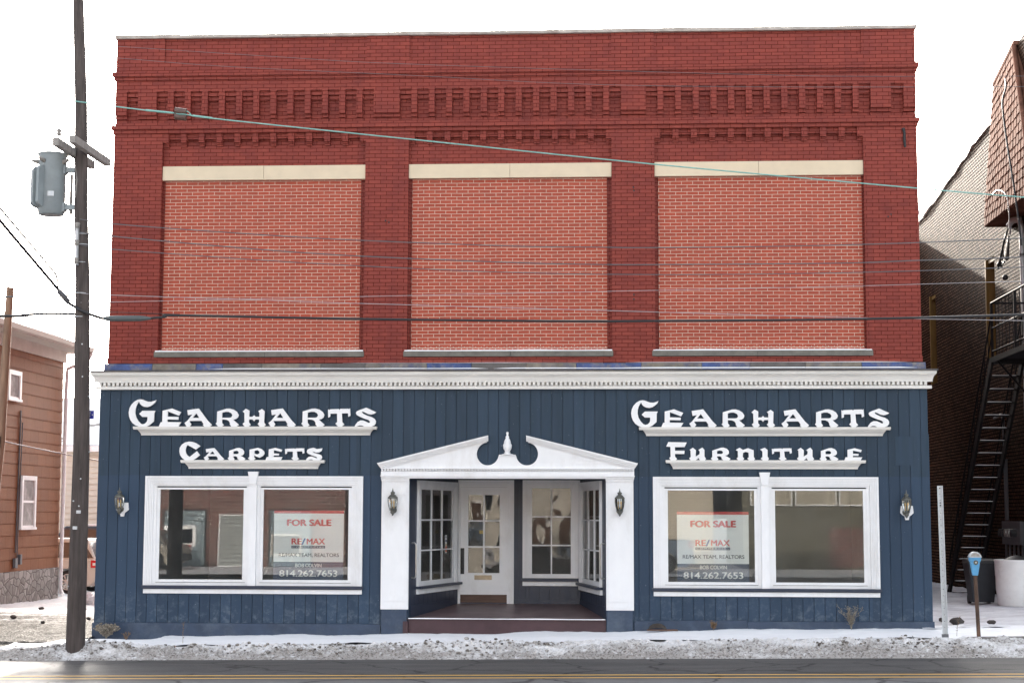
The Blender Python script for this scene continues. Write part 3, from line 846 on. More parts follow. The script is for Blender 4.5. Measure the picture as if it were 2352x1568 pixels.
def recess_wall(A, B, wins, zs, boards=0.21):
    """navy boarded wall from A to B with openings (u0, u1, z0, z1)"""
    Mx, L = local(A, B)
    b = MB(Mx)
    us = sorted([0, L] + [v for w_ in wins for v in w_[:2]])
    global holes
    keep = holes; holes = wins
    n = max(1, int(L / boards))
    ed = sorted(set([round(L * i / n, 4) for i in range(n + 1)] + [v for w_ in wins for v in w_[:2]]))
    for i in range(len(ed) - 1):
        for z0, z1 in zcuts(ed[i], ed[i + 1], zs[0], zs[1]):
            b.box(ed[i] + 0.004, ed[i + 1] - 0.004, 0.0, 0.03, z0, z1)
            b.box(ed[i], ed[i + 1], 0.0305, 0.09, z0, z1)
    holes = keep
    b.box(0.02, L - 0.02, -0.015, -0.001, zs[0], 0.42)
    return b, Mx, L
LL = (RB - RA).length; LR = (RD - RC).length
# left side wall
wl = (0.33, 2.36, 0.74, 2.60)
recess_wall(RA, RB, [(wl[0] + .05, wl[1] - .05, wl[2], wl[3] - .05)], (0.0, 2.66))[0].build("entry_wall", M_['navytrim'], store)
f, Mx = entry_window(*wl, 3, 3, RA, RB, glass='glass', parent=store)
MB(Mx).box(0.30, LL - 0.02, -0.10, -0.001, 0.695, 0.739).build("sill", M_['navytrim'], f)
MB(Mx).box(0.32, LL - 0.02, -0.045, -0.001, 0.605, 0.694).build("apron", M_['white'], f)
b = MB(Mx); b.tube([(0.10, -0.002, 1.50), (0.10, -0.05, 1.505), (0.10, -0.075, 1.48), (0.10, -0.08, 1.44), (0.10, -0.08, 0.96), (0.10, -0.075, 0.92), (0.10, -0.05, 0.895), (0.10, -0.002, 0.90)], 0.014, 10)
b.build("pull_handle", M_['steel'], store)
# stickers on the glass
b = MB(Mx)
b.box(1.80, 1.90, 0.000, 0.0025, 1.29, 1.62)
st = b.build("sticker_strip", plain("sticker_white", (0.7, 0.7, 0.7), 0.4, 0.05, 5), f)
for z0, z1, cc in ((1.31, 1.42, (0.55, 0.12, 0.04)), (1.43, 1.455, (0.5, 0.35, 0.1)), (1.50, 1.53, (0.03, 0.04, 0.12)), (1.57, 1.60, (0.4, 0.4, 0.42))):
    MB(Mx).box(1.81, 1.89, -0.003, -0.0005, z0, z1).build("sticker_band", plain("sticker_colour", cc, 0.4, 0.05, 5), st)
# right side wall
wr = (0.09, 2.15, 0.74, 2.60)
recess_wall(RC, RD, [(wr[0] + .05, wr[1] - .05, wr[2], wr[3] - .05)], (0.0, 2.66))[0].build("entry_wall", M_['navytrim'], store)
f, Mx = entry_window(*wr, 3, 3, RC, RD, glass='glass', parent=store)
MB(Mx).box(0.02, 2.2, -0.10, -0.001, 0.695, 0.739).build("sill", M_['navytrim'], f)
MB(Mx).box(0.02, 2.18, -0.045, -0.001, 0.605, 0.694).build("apron", M_['white'], f)
u_ = LR - 0.12
b = MB(Mx); b.tube([(u_, -0.002, 1.50), (u_, -0.05, 1.505), (u_, -0.075, 1.48), (u_, -0.08, 1.44), (u_, -0.08, 0.96), (u_, -0.075, 0.92), (u_, -0.05, 0.895), (u_, -0.002, 0.90)], 0.014, 10)
b.build("pull_handle", M_['steel'], store)
# back wall with facing window
L0 = RC.x - RB.x
ub = lambda x: x - RB.x
fw_ = (ub(0.075), ub(1.158), 0.815, 2.65)
bw = recess_wall(RB, RC, [(ub(-1.10), ub(-0.13), 0.0, 2.60), (fw_[0] + .05, fw_[1] - .05, fw_[2], fw_[3] - .05)], (0.0, 2.66), 0.182)[0]
bw.build("entry_wall", M_['navytrim'], store)
f, Mx = entry_window(*fw_, 2, 3, RB, RC, fr=0.07, parent=store)
MB(Mx).box(fw_[0] - 0.01, fw_[1] - 0.02, -0.09, -0.001, 0.755, 0.814).build("sill", M_['navytrim'], f)
MB(Mx).box(fw_[0], fw_[1] - 0.04, -0.05, -0.001, 0.672, 0.754).build("apron", M_['white'], f)
# door
b = MB()
yb = 2.4
for s0, s1, y in ((0.0, 0.035, -0.05), (0.037, 0.065, -0.043), (0.067, 0.10, -0.035)):
    b.box(-1.147 + s0 * .45, -1.147 + s1 * .45, yb + y, yb + 0.03, 0.335, 2.648 - s0)
    b.box(-0.09 - s1 * 1.3, -0.09 - s0 * 1.3, yb + y, yb + 0.03, 0.335, 2.648 - s0)
    b.box(-1.147 + s1 * .45, -0.09 - s1 * 1.3, yb + y, yb + 0.03, 2.648 - s1 * 1.3, 2.648 - s0 * 1.3)
door = b.build("entry_door", M_['white'], store)
gx0, gx1, gz0, gz1 = -0.957, -0.362, 0.905, 2.368
b = MB()
b.box(-1.10, gx0, yb - 0.012, yb + 0.03, 0.503, 2.515); b.box(gx1, -0.222, yb - 0.012, yb + 0.03, 0.503, 2.515)
b.box(gx0, gx1, yb - 0.012, yb + 0.03, 0.503, gz0); b.box(gx0, gx1, yb - 0.012, yb + 0.03, gz1, 2.515)
xm = (gx0 + gx1) / 2
b.box(xm - 0.016, xm + 0.016, yb - 0.008, yb + 0.026, gz0, gz1)
for k in (1, 2):
    z = gz0 + (gz1 - gz0) * k / 3
    b.box(gx0, xm - 0.0165, yb - 0.007, yb + 0.025, z - 0.014, z + 0.014); b.box(xm + 0.0165, gx1, yb - 0.007, yb + 0.025, z - 0.014, z + 0.014)
b.build("door_leaf", M_['white'], door)
for q in range(2):
    for r in range(3):
        xa, xb_ = (gx0, xm) if q == 0 else (xm, gx1)
        za, zb = gz0 + (gz1 - gz0) * r / 3, gz0 + (gz1 - gz0) * (r + 1) / 3
        a1, a2 = random.uniform(-0.009, 0.009), random.uniform(-0.008, 0.008)
        MB().add([(xa, yb + 0.01 + a1, za), (xb_, yb + 0.01 - a1, za), (xb_, yb + 0.01 - a1 + a2, zb), (xa, yb + 0.01 + a1 + a2, zb)], [(0, 1, 2, 3)]).build("pane", M_['oldglass'], door)
MB().box(-1.10, -0.222, yb - 0.016, yb + 0.03, 0.355, 0.502).build("kick_plate", M_['brownwood'], door)
b = MB(); b.box(-1.098, -1.028, yb - 0.022, yb - 0.0125, 0.885, 1.37); b.box(-1.075, -1.05, yb - 0.06, yb - 0.0225, 1.0, 1.16)
b.build("handle", M_['black'], door)
b = MB(); b.box(-0.835, -0.507, yb - 0.022, yb - 0.0125, 0.78, 0.865); b.box(-0.81, -0.532, yb - 0.028, yb - 0.0225, 0.80, 0.845)
b.build("mail_slot", M_['brass'], door)
b = MB(); b.box(-0.745, -0.675, yb - 0.0, yb + 0.004, 1.64, 1.70)
b.build("sticker", plain("sticker_amber", (0.5, 0.36, 0.1), 0.4, 0.3, 40), door)

# ---- dark shop room behind the glass
b = MB()
b.add([(-6.93, -0.039, -0.2), (6.84, -0.039, -0.2), (6.84, 6.5, -0.2), (-6.93, 6.5, -0.2)], [(0, 1, 2, 3)])
b.box(-6.93, 6.84, 6.5, 6.6, -0.2, 3.3)
b.box(-6.93, 6.84, 0.0, 6.5, 3.3, 3.4)
b.box(-6.935, -6.9, -0.03, 6.5, -0.2, 3.3); b.box(6.81, 6.838, -0.03, 6.5, -0.2, 3.3)
b.box(-2.5, -2.42, 0.4, 5.0, -0.2, 3.3)
b.build("shop_room", M_['dark'], store)
M_["shelf"] = plain("shelf_paint", (0.35, 0.34, 0.33), 0.6, 0.1, 3)
for xa, xb in ((-6.9, -2.55), (1.9, 6.8)):
    MB().box(xa, xb, -0.03, 0.75, 0.55, 0.62).build("window_shelf", M_["shelf"], store)

# ------------------------------------------------------------------ carved letter signs
LET = {
 'G': ([(592,118),(555,135),(500,150),(440,148),(390,130),(345,112),(300,106),(250,115),(190,150),(140,205),(108,270),(97,340),(105,410),(130,475),(170,530),(225,570),(290,592),(420,592),(480,565),(555,500),(560,345),(580,310),(345,310),(288,365),(345,420),(440,420),(440,470),(430,505),(395,540),(355,552),(320,540),(270,490),(230,420),(215,350),(218,280),(235,220),(258,175),(280,145),(295,185),(325,215),(370,238),(430,245),(480,232),(530,200),(570,165)], []),
 'E': ([(710,310),(880,270),(1045,335),(1005,398),(805,322),(803,415),(1000,420),(997,470),(800,465),(800,510),(1047,515),(1000,592),(648,592),(680,515),(708,512)], []),
 'A': ([(1155,300),(1362,270),(1530,490),(1603,560),(1570,592),(1470,592),(1440,562),(1455,548),(1415,490),(1205,492),(1200,505),(1235,550),(1205,592),(1150,592),(1110,528),(1160,490),(1250,375),(1170,390)], [[(1320,355),(1375,438),(1253,435)]]),
 'R': ([(1695,325),(1860,275),(1920,272),(1990,290),(2050,330),(2082,385),(2070,430),(2030,460),(1985,468),(2020,500),(2090,560),(2050,592),(1955,592),(1925,550),(1930,530),(1905,490),(1860,470),(1785,465),(1785,525),(1818,565),(1785,592),(1715,592),(1672,540),(1692,515)], [[(1785,345),(1840,330),(1900,330),(1950,355),(1970,390),(1955,425),(1920,435),(1783,435)]]),
 'H': ([(2152,325),(2210,275),(2275,310),(2272,418),(2330,418),(2360,392),(2385,418),(2455,418),(2455,345),(2430,320),(2497,280),(2547,318),(2540,520),(2575,560),(2535,592),(2465,592),(2425,545),(2455,515),(2450,465),(2385,465),(2360,498),(2330,465),(2270,465),(2270,520),(2302,560),(2265,592),(2195,592),(2155,545),(2190,515),(2185,350)], []),
 'T': ([(3683,290),(3695,290),(3705,303),(3720,287),(3875,280),(3890,300),(3905,278),(4045,275),(4060,285),(4075,267),(4085,400),(4045,420),(4040,357),(3930,360),(3940,510),(3977,555),(3930,592),(3865,592),(3817,540),(3850,510),(3845,362),(3725,365),(3725,415),(3688,432)], []),
 'S': ([(4365,257),(4545,340),(4505,365),(4455,380),(4395,370),(4335,340),(4300,325),(4283,340),(4315,367),(4385,400),(4465,425),(4515,455),(4540,495),(4535,540),(4505,575),(4455,592),(4335,592),(4290,572),(4245,570),(4190,592),(4160,592),(4175,560),(4215,510),(4265,485),(4315,485),(4365,505),(4405,525),(4430,525),(4435,505),(4405,475),(4325,450),(4245,415),(4195,385),(4180,350),(4195,325),(4245,300),(4305,280)], []),
 'C': ([(1408,945),(1325,1005),(1170,925),(1148,970),(1140,1020),(1150,1070),(1175,1110),(1215,1140),(1240,1120),(1345,1035),(1400,1105),(1340,1155),(1280,1192),(1130,1192),(1080,1155),(1045,1105),(1030,1040),(1035,975),(1070,920),(1130,880),(1200,865),(1260,870),(1330,895)], []),
 'r': ([(1538,1020),(1690,968),(1740,965),(1800,985),(1835,1025),(1838,1070),(1810,1100),(1765,1110),(1800,1125),(1865,1165),(1840,1192),(1740,1192),(1705,1165),(1710,1145),(1680,1122),(1625,1122),(1625,1145),(1648,1170),(1630,1192),(1545,1192),(1512,1160),(1540,1135)], [[(1625,1030),(1670,1018),(1710,1022),(1733,1045),(1725,1070),(1700,1080),(1625,1080)]]),
 'P': ([(85,1010),(235,978),(300,1000),(345,1040),(355,1080),(330,1120),(265,1155),(170,1115),(168,1150),(195,1165),(160,1195),(95,1195),(58,1160),(85,1140)], [[(175,1030),(230,1020),(262,1045),(265,1075),(240,1090),(215,1095),(172,1075)]]),
 'e': ([(430,1005),(545,978),(668,1010),(655,1050),(520,1020),(518,1078),(615,1080),(610,1115),(518,1112),(517,1140),(675,1140),(645,1195),(375,1195),(395,1140),(428,1138)], []),
 's': ([(1230,975),(1290,1000),(1350,990),(1385,985),(1375,1030),(1330,1060),(1270,1060),(1205,1035),(1235,1065),(1310,1085),(1365,1105),(1385,1140),(1375,1175),(1340,1195),(1230,1195),(1200,1182),(1165,1182),(1130,1195),(1098,1195),(1110,1165),(1150,1135),(1200,1130),(1240,1145),(1280,1160),(1300,1160),(1285,1140),(1200,1110),(1130,1080),(1110,1050),(1120,1010),(1160,990)], []),
 'F': ([(748,867),(1080,873),(1042,957),(868,957),(868,1022),(1040,1022),(1035,1080),(868,1080),(868,1130),(905,1168),(885,1192),(790,1192),(762,1152),(790,1128),(785,952),(710,948)], []),
 'u': ([(1190,970),(1245,1015),(1240,1130),(1310,1085),(1315,1040),(1290,1010),(1360,967),(1398,1010),(1398,1130),(1425,1170),(1405,1195),(1320,1195),(1295,1165),(1305,1150),(1240,1195),(1150,1195),(1122,1160),(1152,1135),(1148,1020),(1130,1010)], []),
 'n': ([(2030,970),(2090,1010),(2180,978),(2282,1015),(2282,1135),(2305,1170),(2285,1195),(2195,1195),(2165,1160),(2195,1140),(2190,1060),(2140,1045),(2090,1065),(2085,1135),(2112,1165),(2090,1195),(2005,1195),(1972,1160),(2002,1140),(1998,1030),(1962,1010)], []),
 'i': ([(45,1000),(130,970),(180,1010),(178,1130),(202,1165),(185,1195),(95,1195),(55,1165),(88,1135),(88,1035)], []),
}
def letter_mesh(ch, k, sx=1.0, sz=1.0):
    out, hs_ = LET[ch]
    x0 = min(p[0] for p in out); zb = max(p[1] for p in out)
    f = lambda p: ((p[0] - x0) * k * sx, (zb - p[1]) * k * sz)
    return MB().prism([f(p) for p in out], -0.032, 0.0, holes=[[f(p) for p in h] for h in hs_])
KL, KR = 0.0009895, 0.000958
def shelf(mb, x0, x1, zt, lip=0.05, depth=0.095):
    mb.box(x0, x1, -0.152 - depth - 0.03, -0.152, zt - 0.032, zt)
    mb.box(x0 + 0.006, x1 - 0.006, -0.152 - depth - 0.024, -0.152, zt - lip, zt - 0.0325)
    zz = (zt - lip - 0.0005, zt - 0.075, zt - 0.105, zt - 0.125, zt - 0.150)
    dd = (depth + 0.0, depth - 0.015, depth - 0.05, depth - 0.062, depth - 0.065)
    ee = (0.07, 0.09, 0.11, 0.122, 0.125)
    for i in range(4):
        mb.hexa([(x0 + ee[i + 1], -0.152 - dd[i + 1], zz[i + 1]), (x1 - ee[i + 1], -0.152 - dd[i + 1], zz[i + 1]), (x1 - ee[i + 1], -0.152, zz[i + 1]), (x0 + ee[i + 1], -0.152, zz[i + 1])],
                [(x0 + ee[i], -0.152 - dd[i], zz[i]), (x1 - ee[i], -0.152 - dd[i], zz[i]), (x1 - ee[i], -0.152, zz[i]), (x0 + ee[i], -0.152, zz[i])])
def word_sign(label, letters, x0, x1, zt):
    root = thing("shop_sign", label, "sign", ((x0 + x1) / 2, -0.2, zt - 0.15), group="carved word signs on the shopfront")
    o = root.location
    b = MB(Matrix.Translation(-Vector(o))); shelf(b, x0, x1, zt)
    b.build("sign_shelf", M_['cornice'], root)
    for ch, xl, k, sx, sz in letters:
        l = letter_mesh(ch, k, sx, sz).build("letter", M_['letter'], root)
        l.location = (xl - o.x, -0.212 - o.y, zt - o.z + 0.0005)
    return root
XLf = lambda cx: -6.6699 + (cx - 192) * KL
XRf = lambda cx: 2.2226 + (cx - 220) * 0.0009555
word_sign("long white carved word directly above the short word reading CARPETS",
          [(c, XLf(x), KL, 1, 1) for c, x in zip("GEARHARTS", (97, 648, 1110, 1672, 2152, 2619, 3208, 3683, 4160))], -6.672, -2.352, 3.525)
word_sign("long white carved word directly above the short word reading FURNITURE",
          [(c, XRf(x), KR, 1, 1) for c, x in zip("GEARHARTS", (80, 625, 1130, 1712, 2250, 2787, 3387, 3864, 4330))], 2.222, 6.535, 3.515)
word_sign("short white carved word reading CARPETS on its own shelf",
          [('C', XLf(1030), KL, 1, 1), ('A', XLf(1470), KL, .745, .665), ('r', XLf(1900), KL, .9, .95), ('P', XLf(58 + 2205), KL, 1, 1), ('e', XLf(375 + 2205), KL, 1, 1), ('T', XLf(720 + 2205), KL, .865, .66), ('s', XLf(1098 + 2205), KL, 1, 1)], -5.81, -3.265, 2.938)
word_sign("short white carved word reading FURNITURE on its own shelf",
          [(c, XRf(x), KR, sx, sz) for c, x, sx, sz in (('F', 710, 1, 1), ('u', 1122, 1, 1), ('r', 1512, 1, 1), ('n', 1962, 1, 1), ('i', 45 + 2352, 1, 1), ('T', 258 + 2352, .885, .68), ('u', 705 + 2352, 1, 1), ('r', 1107 + 2352, .95, .97), ('e', 1550 + 2352, 1.06, 1))], 2.682, 6.10, 2.945)

# ------------------------------------------------------------------ posters
def text_mesh(s, x0, x1, z0, z1, y, mat, name, parent, bold=0.02, squeeze=True, spacing=1.0):
    cu = bpy.data.curves.new("txt", 'FONT')
    cu.body = s; cu.space_character = spacing; cu.fill_mode = 'FRONT' if hasattr(cu, 'fill_mode') else cu.fill_mode
    ob = bpy.data.objects.new("txt", cu); COL.objects.link(ob)
    dg = bpy.context.evaluated_depsgraph_get()
    me = bpy.data.meshes.new_from_object(ob.evaluated_get(dg))
    bpy.data.objects.remove(ob); bpy.data.curves.remove(cu)
    if bold > 0:                      # bolder strokes: the same outlines again, each a hair further back and to the side
        import bmesh
        b0 = bmesh.new(); b0.from_mesh(me)
        for q, (sx_, sz_) in enumerate(((-1, 0), (1, 0), (0, 0.6), (0, -0.6))):
            b1 = me.copy()
            for v in b1.vertices: v.co.x += sx_ * bold; v.co.y += sz_ * bold; v.co.z = -(q + 1) * 0.0002
            b0.from_mesh(b1); bpy.data.meshes.remove(b1)
        b0.to_mesh(me); b0.free()
    xs = [v.co.x for v in me.vertices]; ys = [v.co.y for v in me.vertices]
    ax, bx, ay, by = min(xs), max(xs), min(ys), max(ys)
    for v in me.vertices:
        v.co = ((v.co.x - ax) / (bx - ax) * (x1 - x0) + x0, y - v.co.z, (v.co.y - ay) / (by - ay) * (z1 - z0) + z0)
    me.materials.clear(); me.materials.append(mat); me.name = name
    o = bpy.data.objects.new(name, me); COL.objects.link(o); o.parent = parent
    return o
P_paper = plain("poster_paper", (0.84, 0.85, 0.84), 0.35, 0.03, 2)
P_red = plain("poster_red", (0.60, 0.045, 0.045), 0.4, 0.05, 3)
P_navy = plain("poster_navy", (0.06, 0.085, 0.14), 0.4, 0.05, 3)
P_blue = plain("poster_blue", (0.03, 0.10, 0.36), 0.4, 0.05, 3)
P_ink = plain("poster_ink", (0.035, 0.045, 0.06), 0.4, 0.05, 3)
P_white = plain("poster_white", (0.74, 0.75, 0.74), 0.4, 0.03, 3)
def poster(label, x0, x1):
    z0, z1, zn = 0.846, 2.062, 1.169
    yp = -0.100
    root = thing("sale_poster", label, "poster", (x0, yp, z0), group="sale posters in the display windows")
    W_ = x1 - x0
    sxx = W_ / 1.235
    MB().box(0, W_, 0, 0.004, 0, z1 - z0).build("paper", P_paper, root)
    MB().box(0, W_, -0.003, -0.0005, 2.012 - z0, z1 - z0).build("red_band", P_red, root)
    MB().box(0, W_, -0.003, -0.0005, 0, zn - z0).build("navy_band", P_navy, root)
    X = lambda v: (v + 4.168) * sxx
    Z = lambda v: v - z0
    t = text_mesh
    t("FOR SALE", X(-3.939), X(-3.149), Z(1.793), Z(1.910), -0.004, P_red, "sale_text", root, 0.055)
    t("RE", X(-3.853), X(-3.670), Z(1.474), Z(1.578), -0.004, P_red, "brand_text", root, 0.03)
    t("/", X(-3.678), X(-3.60), Z(1.468), Z(1.582), -0.004, P_blue, "slash", root, 0.02)
    t("MAX", X(-3.585), X(-3.258), Z(1.474), Z(1.578), -0.004, P_red, "brand_text", root, 0.03)
    MB().box(X(-3.853), X(-3.256), -0.004, -0.0005, Z(1.405), Z(1.452)).build("bar", P_navy, root)
    t("COMMERCIAL", X(-3.835), X(-3.272), Z(1.415), Z(1.443), -0.005, P_white, "bar_text", root, 0.008, spacing=1.5)
    t("RE/MAX TEAM, REALTORS", X(-4.073), X(-3.012), Z(1.248), Z(1.322), -0.004, P_ink, "team_text", root, 0.018)
    t("BOB COLVIN", X(-3.778), X(-3.314), Z(1.079), Z(1.142), -0.004, P_white, "agent_text", root, 0.03)
    t("814.262.7653", X(-4.061), X(-3.034), Z(0.915), Z(1.030), -0.004, P_white, "phone_text", root, 0.028)
    return root
poster("white and red sale poster in the second pane under the carved carpet sign", -4.165, -2.932)
poster("white and red sale poster in the first pane under the carved furniture sign", 2.872, 4.104)

# ------------------------------------------------------------------ lanterns
BULB = plain("amber_bulb", (0.75, 0.5, 0.2), 0.25, 0.1, 10)
def lantern(label, x, z, y, shield=True):
    """z is the height of the middle of the glass body"""
    root = thing("wall_lantern", label, "lantern", (x, y, z), group="bronze carriage lanterns on the shopfront")
    c = (0.0, -0.12, 0.0)
    MB().lathe((c[0], c[1], 0.11), [(0.083, 0), (0.088, 0.006), (0.085, 0.022), (0.07, 0.035), (0.05, 0.06), (0.035, 0.068), (0.03, 0.078), (0.042, 0.092), (0.036, 0.11), (0.016, 0.118), (0.012, 0.135), (0.005, 0.16), (0.002, 0.18)], 14).build("cap", M_['bronze'], root)
    b = MB()
    for k in range(6):
        t = 2 * pi * k / 6 + 0.3
        b.tube([(c[0] + r * cos(t), c[1] + r * sin(t), zz) for r, zz in ((0.082, 0.112), (0.084, 0.06), (0.072, -0.02), (0.05, -0.095))], 0.0055, 5)
    b.build("cage", M_['bronze'], root)
    MB().lathe((c[0], c[1], 0), [(0.048, -0.095), (0.07, -0.02), (0.081, 0.06), (0.079, 0.112)], 6, False).build("glass", M_['lampglass'], root)
    b = MB()
    for dx in (-0.022, 0.022):
        b.lathe((c[0] + dx, c[1], -0.06), [(0.009, 0), (0.009, 0.07), (0.013, 0.085), (0.016, 0.105), (0.008, 0.13), (0.002, 0.14)], 8)
    b.build("bulb", BULB, root)
    b = MB()
    b.lathe((c[0], c[1], -0.19), [(0.004, 0), (0.014, 0.012), (0.018, 0.03), (0.034, 0.045), (0.042, 0.06), (0.034, 0.075), (0.052, 0.094)], 12)
    b.tube([(c[0], c[1], -0.145), (0.0, -0.06, -0.155), (0.0, 0.0, -0.12)], 0.018, 8)
    b.cyl((0, -0.02, -0.09), (0, 0, -0.09), 0.055, 0.06, 14)
    b.build("bracket", M_['bronze'], root)
    if shield:
        o = 0.025
        MB().prism([(-0.10 + o, 0.02), (0.10 + o, 0.02), (0.112 + o, -0.10), (0.075 + o, -0.135), (0.04 + o, -0.16), (0.028 + o, -0.22), (-0.028 + o, -0.22), (-0.04 + o, -0.16), (-0.075 + o, -0.135), (-0.112 + o, -0.10)], -0.018, 0.018).build("backplate", M_['white'], root)
    return root
lantern("bronze lantern on a white shield on the navy boards nearest the utility pole", -6.872, 2.17, -0.172)
lantern("bronze lantern on the white pilaster beside the glazed white door", -2.04, 2.165, -0.258, False)
lantern("bronze lantern on the white pilaster beside the facing six-pane entry window", 1.884, 2.165, -0.258, False)
lantern("bronze lantern on a white shield on the navy boards nearest the parking meter", 6.768, 2.15, -0.172)

# ------------------------------------------------------------------ utility pole, transformer, wires
pole = thing("utility_pole", "tall dark weathered wooden utility pole carrying a transformer", "utility pole", (-6.69, -3.06, -0.15))
def pl_(p): return (p[0] + 6.69, p[1] + 3.06, p[2] + 0.15)
MB().tube([pl_(p) for p in ((-6.69, -3.06, -0.3), (-6.685, -3.06, 1.0), (-6.685, -3.06, 3.0), (-6.745, -3.07, 5.75), (-6.80, -3.08, 6.8), (-6.85, -3.09, 8.6), (-6.95, -3.1, 10.4), (-7.02, -3.1, 12.0))], [0.152, 0.145, 0.13, 0.114, 0.11, 0.10, 0.088, 0.08], 20).build("shaft", M_['pole'], pole)
for a, c in (((-6.68, -4.0, 7.83), (-6.66, -2.2, 7.83)), ((-6.94, -4.0, 7.79), (-6.92, -2.2, 7.79))):
    a, c = Vector(pl_(a)), Vector(pl_(c))
    d = (c - a).normalized(); n = Vector((d.y, -d.x, 0))
    q = lambda p, z: [p - n * 0.05 + Vector((0, 0, z))]
    MB().hexa([a - n * .05 - Vector((0, 0, .06)), a + n * .05 - Vector((0, 0, .06)), c + n * .05 - Vector((0, 0, .06)), c - n * .05 - Vector((0, 0, .06))],
              [a - n * .05 + Vector((0, 0, .06)), a + n * .05 + Vector((0, 0, .06)), c + n * .05 + Vector((0, 0, .06)), c - n * .05 + Vector((0, 0, .06))]).build("crossarm", M_['greywood'], pole)
b = MB(); o = pl_((-6.94, -3.85, 7.84))
b.cyl(o, (o[0], o[1], o[2] + 0.1), 0.012); b.lathe((o[0], o[1], o[2] + 0.08), [(0.03, 0), (0.05, 0.02), (0.03, 0.045), (0.05, 0.065), (0.02, 0.11)], 10)
b.build("insulator", M_['greywood'], pole)
b = MB()
b.box(*[v for v in (-0.115 + -0.02, -0.075 - 0.02)], -0.20, -0.12, 6.10, 6.78)
rk = b.build("wire_rack", M_['galv'], pole)
for z in (6.74, 6.46, 6.17):
    MB().lathe((-0.10, -0.215, z - 0.04), [(0.03, 0), (0.045, 0.015), (0.03, 0.04), (0.045, 0.065), (0.03, 0.08)], 12).build("spool", M_['greywood'], rk)
for z in (6.62, 6.45, 6.16, 5.66, 5.28):
    b = MB(); b.tube([(0.115 * cos(t) - 0.08 + (0.02 if z < 5.8 else 0), 0.118 * sin(t) - 0.01, z) for t in [2 * pi * i / 16 for i in range(17)]], 0.008, 5)
    b.build("band", M_['galv'], pole)
b = MB(); b.cyl((-0.28, -0.02, 6.95), (-0.28, -0.02, 7.6), 0.03, 0.026, 10); b.tube([(-0.28, -0.02, 7.58), (-0.3, -0.03, 7.72), (-0.36, -0.05, 7.85)], 0.008); b.tube([(-0.2, -0.1, 7.75), (-0.16, -0.12, 7.5), (-0.18, -0.12, 7.2)], 0.012)
b.build("fuse_cutout", M_['greywood'], pole)
for k in range(10):
    b = MB()
    z = random.uniform(0.8, 7); t = random.uniform(pi, 2 * pi); r = 0.15 - 0.006 * z
    b.cyl((r * cos(t) - 0.012 * max(0, z - 3), r * sin(t), z), ((r + .015) * cos(t) - 0.012 * max(0, z - 3), (r + .015) * sin(t), z), 0.012)
    b.build("bolt", M_['galv'], pole)

MB().tube([pl_(p) for p in ((-6.60, -3.17, 0.0), (-6.60, -3.165, 1.2), (-6.61, -3.155, 3.0), (-6.68, -3.15, 5.75), (-6.77, -3.16, 7.6))], 0.008, 5).build("ground_wire", M_['wire_grey'], pole)
for z_, x_ in ((1.9, -0.05), (2.15, 0.0)):
    MB().box(x_, x_ + 0.07, -0.152, -0.138, z_, z_ + 0.05).build("pole_tag", M_['galv'], pole)
tr = thing("transformer", "grey cylindrical transformer with cooling fins hanging on the utility pole", "transformer", (-7.285, -3.1, 6.78))
MB().lathe((0, 0, 0), [(0.175, 0), (0.205, 0.01), (0.205, 0.04), (0.215, 0.05), (0.22, 0.9), (0.225, 0.96), (0.232, 0.975), (0.232, 0.985)], 26).build("tank", M_['tank'], tr)
MB().lathe((0, 0, 0.985), [(0.242, 0), (0.245, 0.015), (0.22, 0.03), (0.12, 0.045), (0.0, 0.05)], 26).build("lid", M_['tank'], tr)
for k in range(5):
    t = radians(150 + k * 24)
    Mx = Matrix.Rotation(t, 4, 'Z')
    b = MB(Mx); b.prism([(0.2, 0.10), (0.30, 0.14), (0.335, 0.18), (0.335, 0.72), (0.30, 0.76), (0.2, 0.80)], -0.026, 0.026)
    b.build("cooling_fin", M_['tank'], tr)
MB(Matrix.Rotation(radians(-75), 4, "Z")).box(0.218, 0.228, -0.05, 0.05, 0.28, 0.36).build("rating_plate", M_["galv"], tr)
for t in (-20, 200, 250):
    t = radians(t)
    b = MB(); p = (0.2 * cos(t), 0.2 * sin(t), 0.86); q = (0.30 * cos(t), 0.30 * sin(t), 0.88)
    b.cyl(p, q, 0.04, 0.03, 10); b.cyl(q, (0.33 * cos(t), 0.33 * sin(t), 0.885), 0.02, 0.02, 8)
    b.build("bushing", M_['greywood'], tr)
for z in (0.13, 0.74):
    b = MB()
    b.box(0.17, 0.40, -0.05, 0.05, z - 0.04, z + 0.04); b.box(0.16, 0.235, -0.075, 0.075, z - 0.07, z + 0.07)
    b.build("mounting_bracket", M_['tank'], tr)

def smooth_pts(pts, n=8):
    P = [Vector(p) for p in pts]
    out = []
    for i in range(len(P) - 1):
        p0, p1, p2, p3 = P[max(i - 1, 0)], P[i], P[i + 1], P[min(i + 2, len(P) - 1)]
        for k in range(n):
            t = k / n
            out.append(0.5 * ((2 * p1) + (p2 - p0) * t + (2 * p0 - 5 * p1 + 4 * p2 - p3) * t * t + (3 * p1 - p0 - 3 * p2 + p3) * t ** 3))
    out.append(P[-1])
    return out
WY = -3.1
def wire(label, pts, r, mat, cat="wire", name="overhead_wire", group=None):
    o = MB().tube(smooth_pts(pts), r, 6).build(name, M_[mat])
    return tag(o, label, cat, group)
w3 = lambda pts, y=WY: [(p[0], y, p[1]) for p in pts]
wire("thin dark wire across the bricked bays, uppermost of three leaving the pole rack", [(-6.78, WY - .1, 6.70)] + w3([(-6.27, 6.636), (-4.31, 6.477), (-2.45, 6.352), (0.06, 6.238), (1.47, 6.209), (2.53, 6.194), (5.32, 6.218), (8.1, 6.307), (13, 6.55)]), 0.008, 'wire_grey')
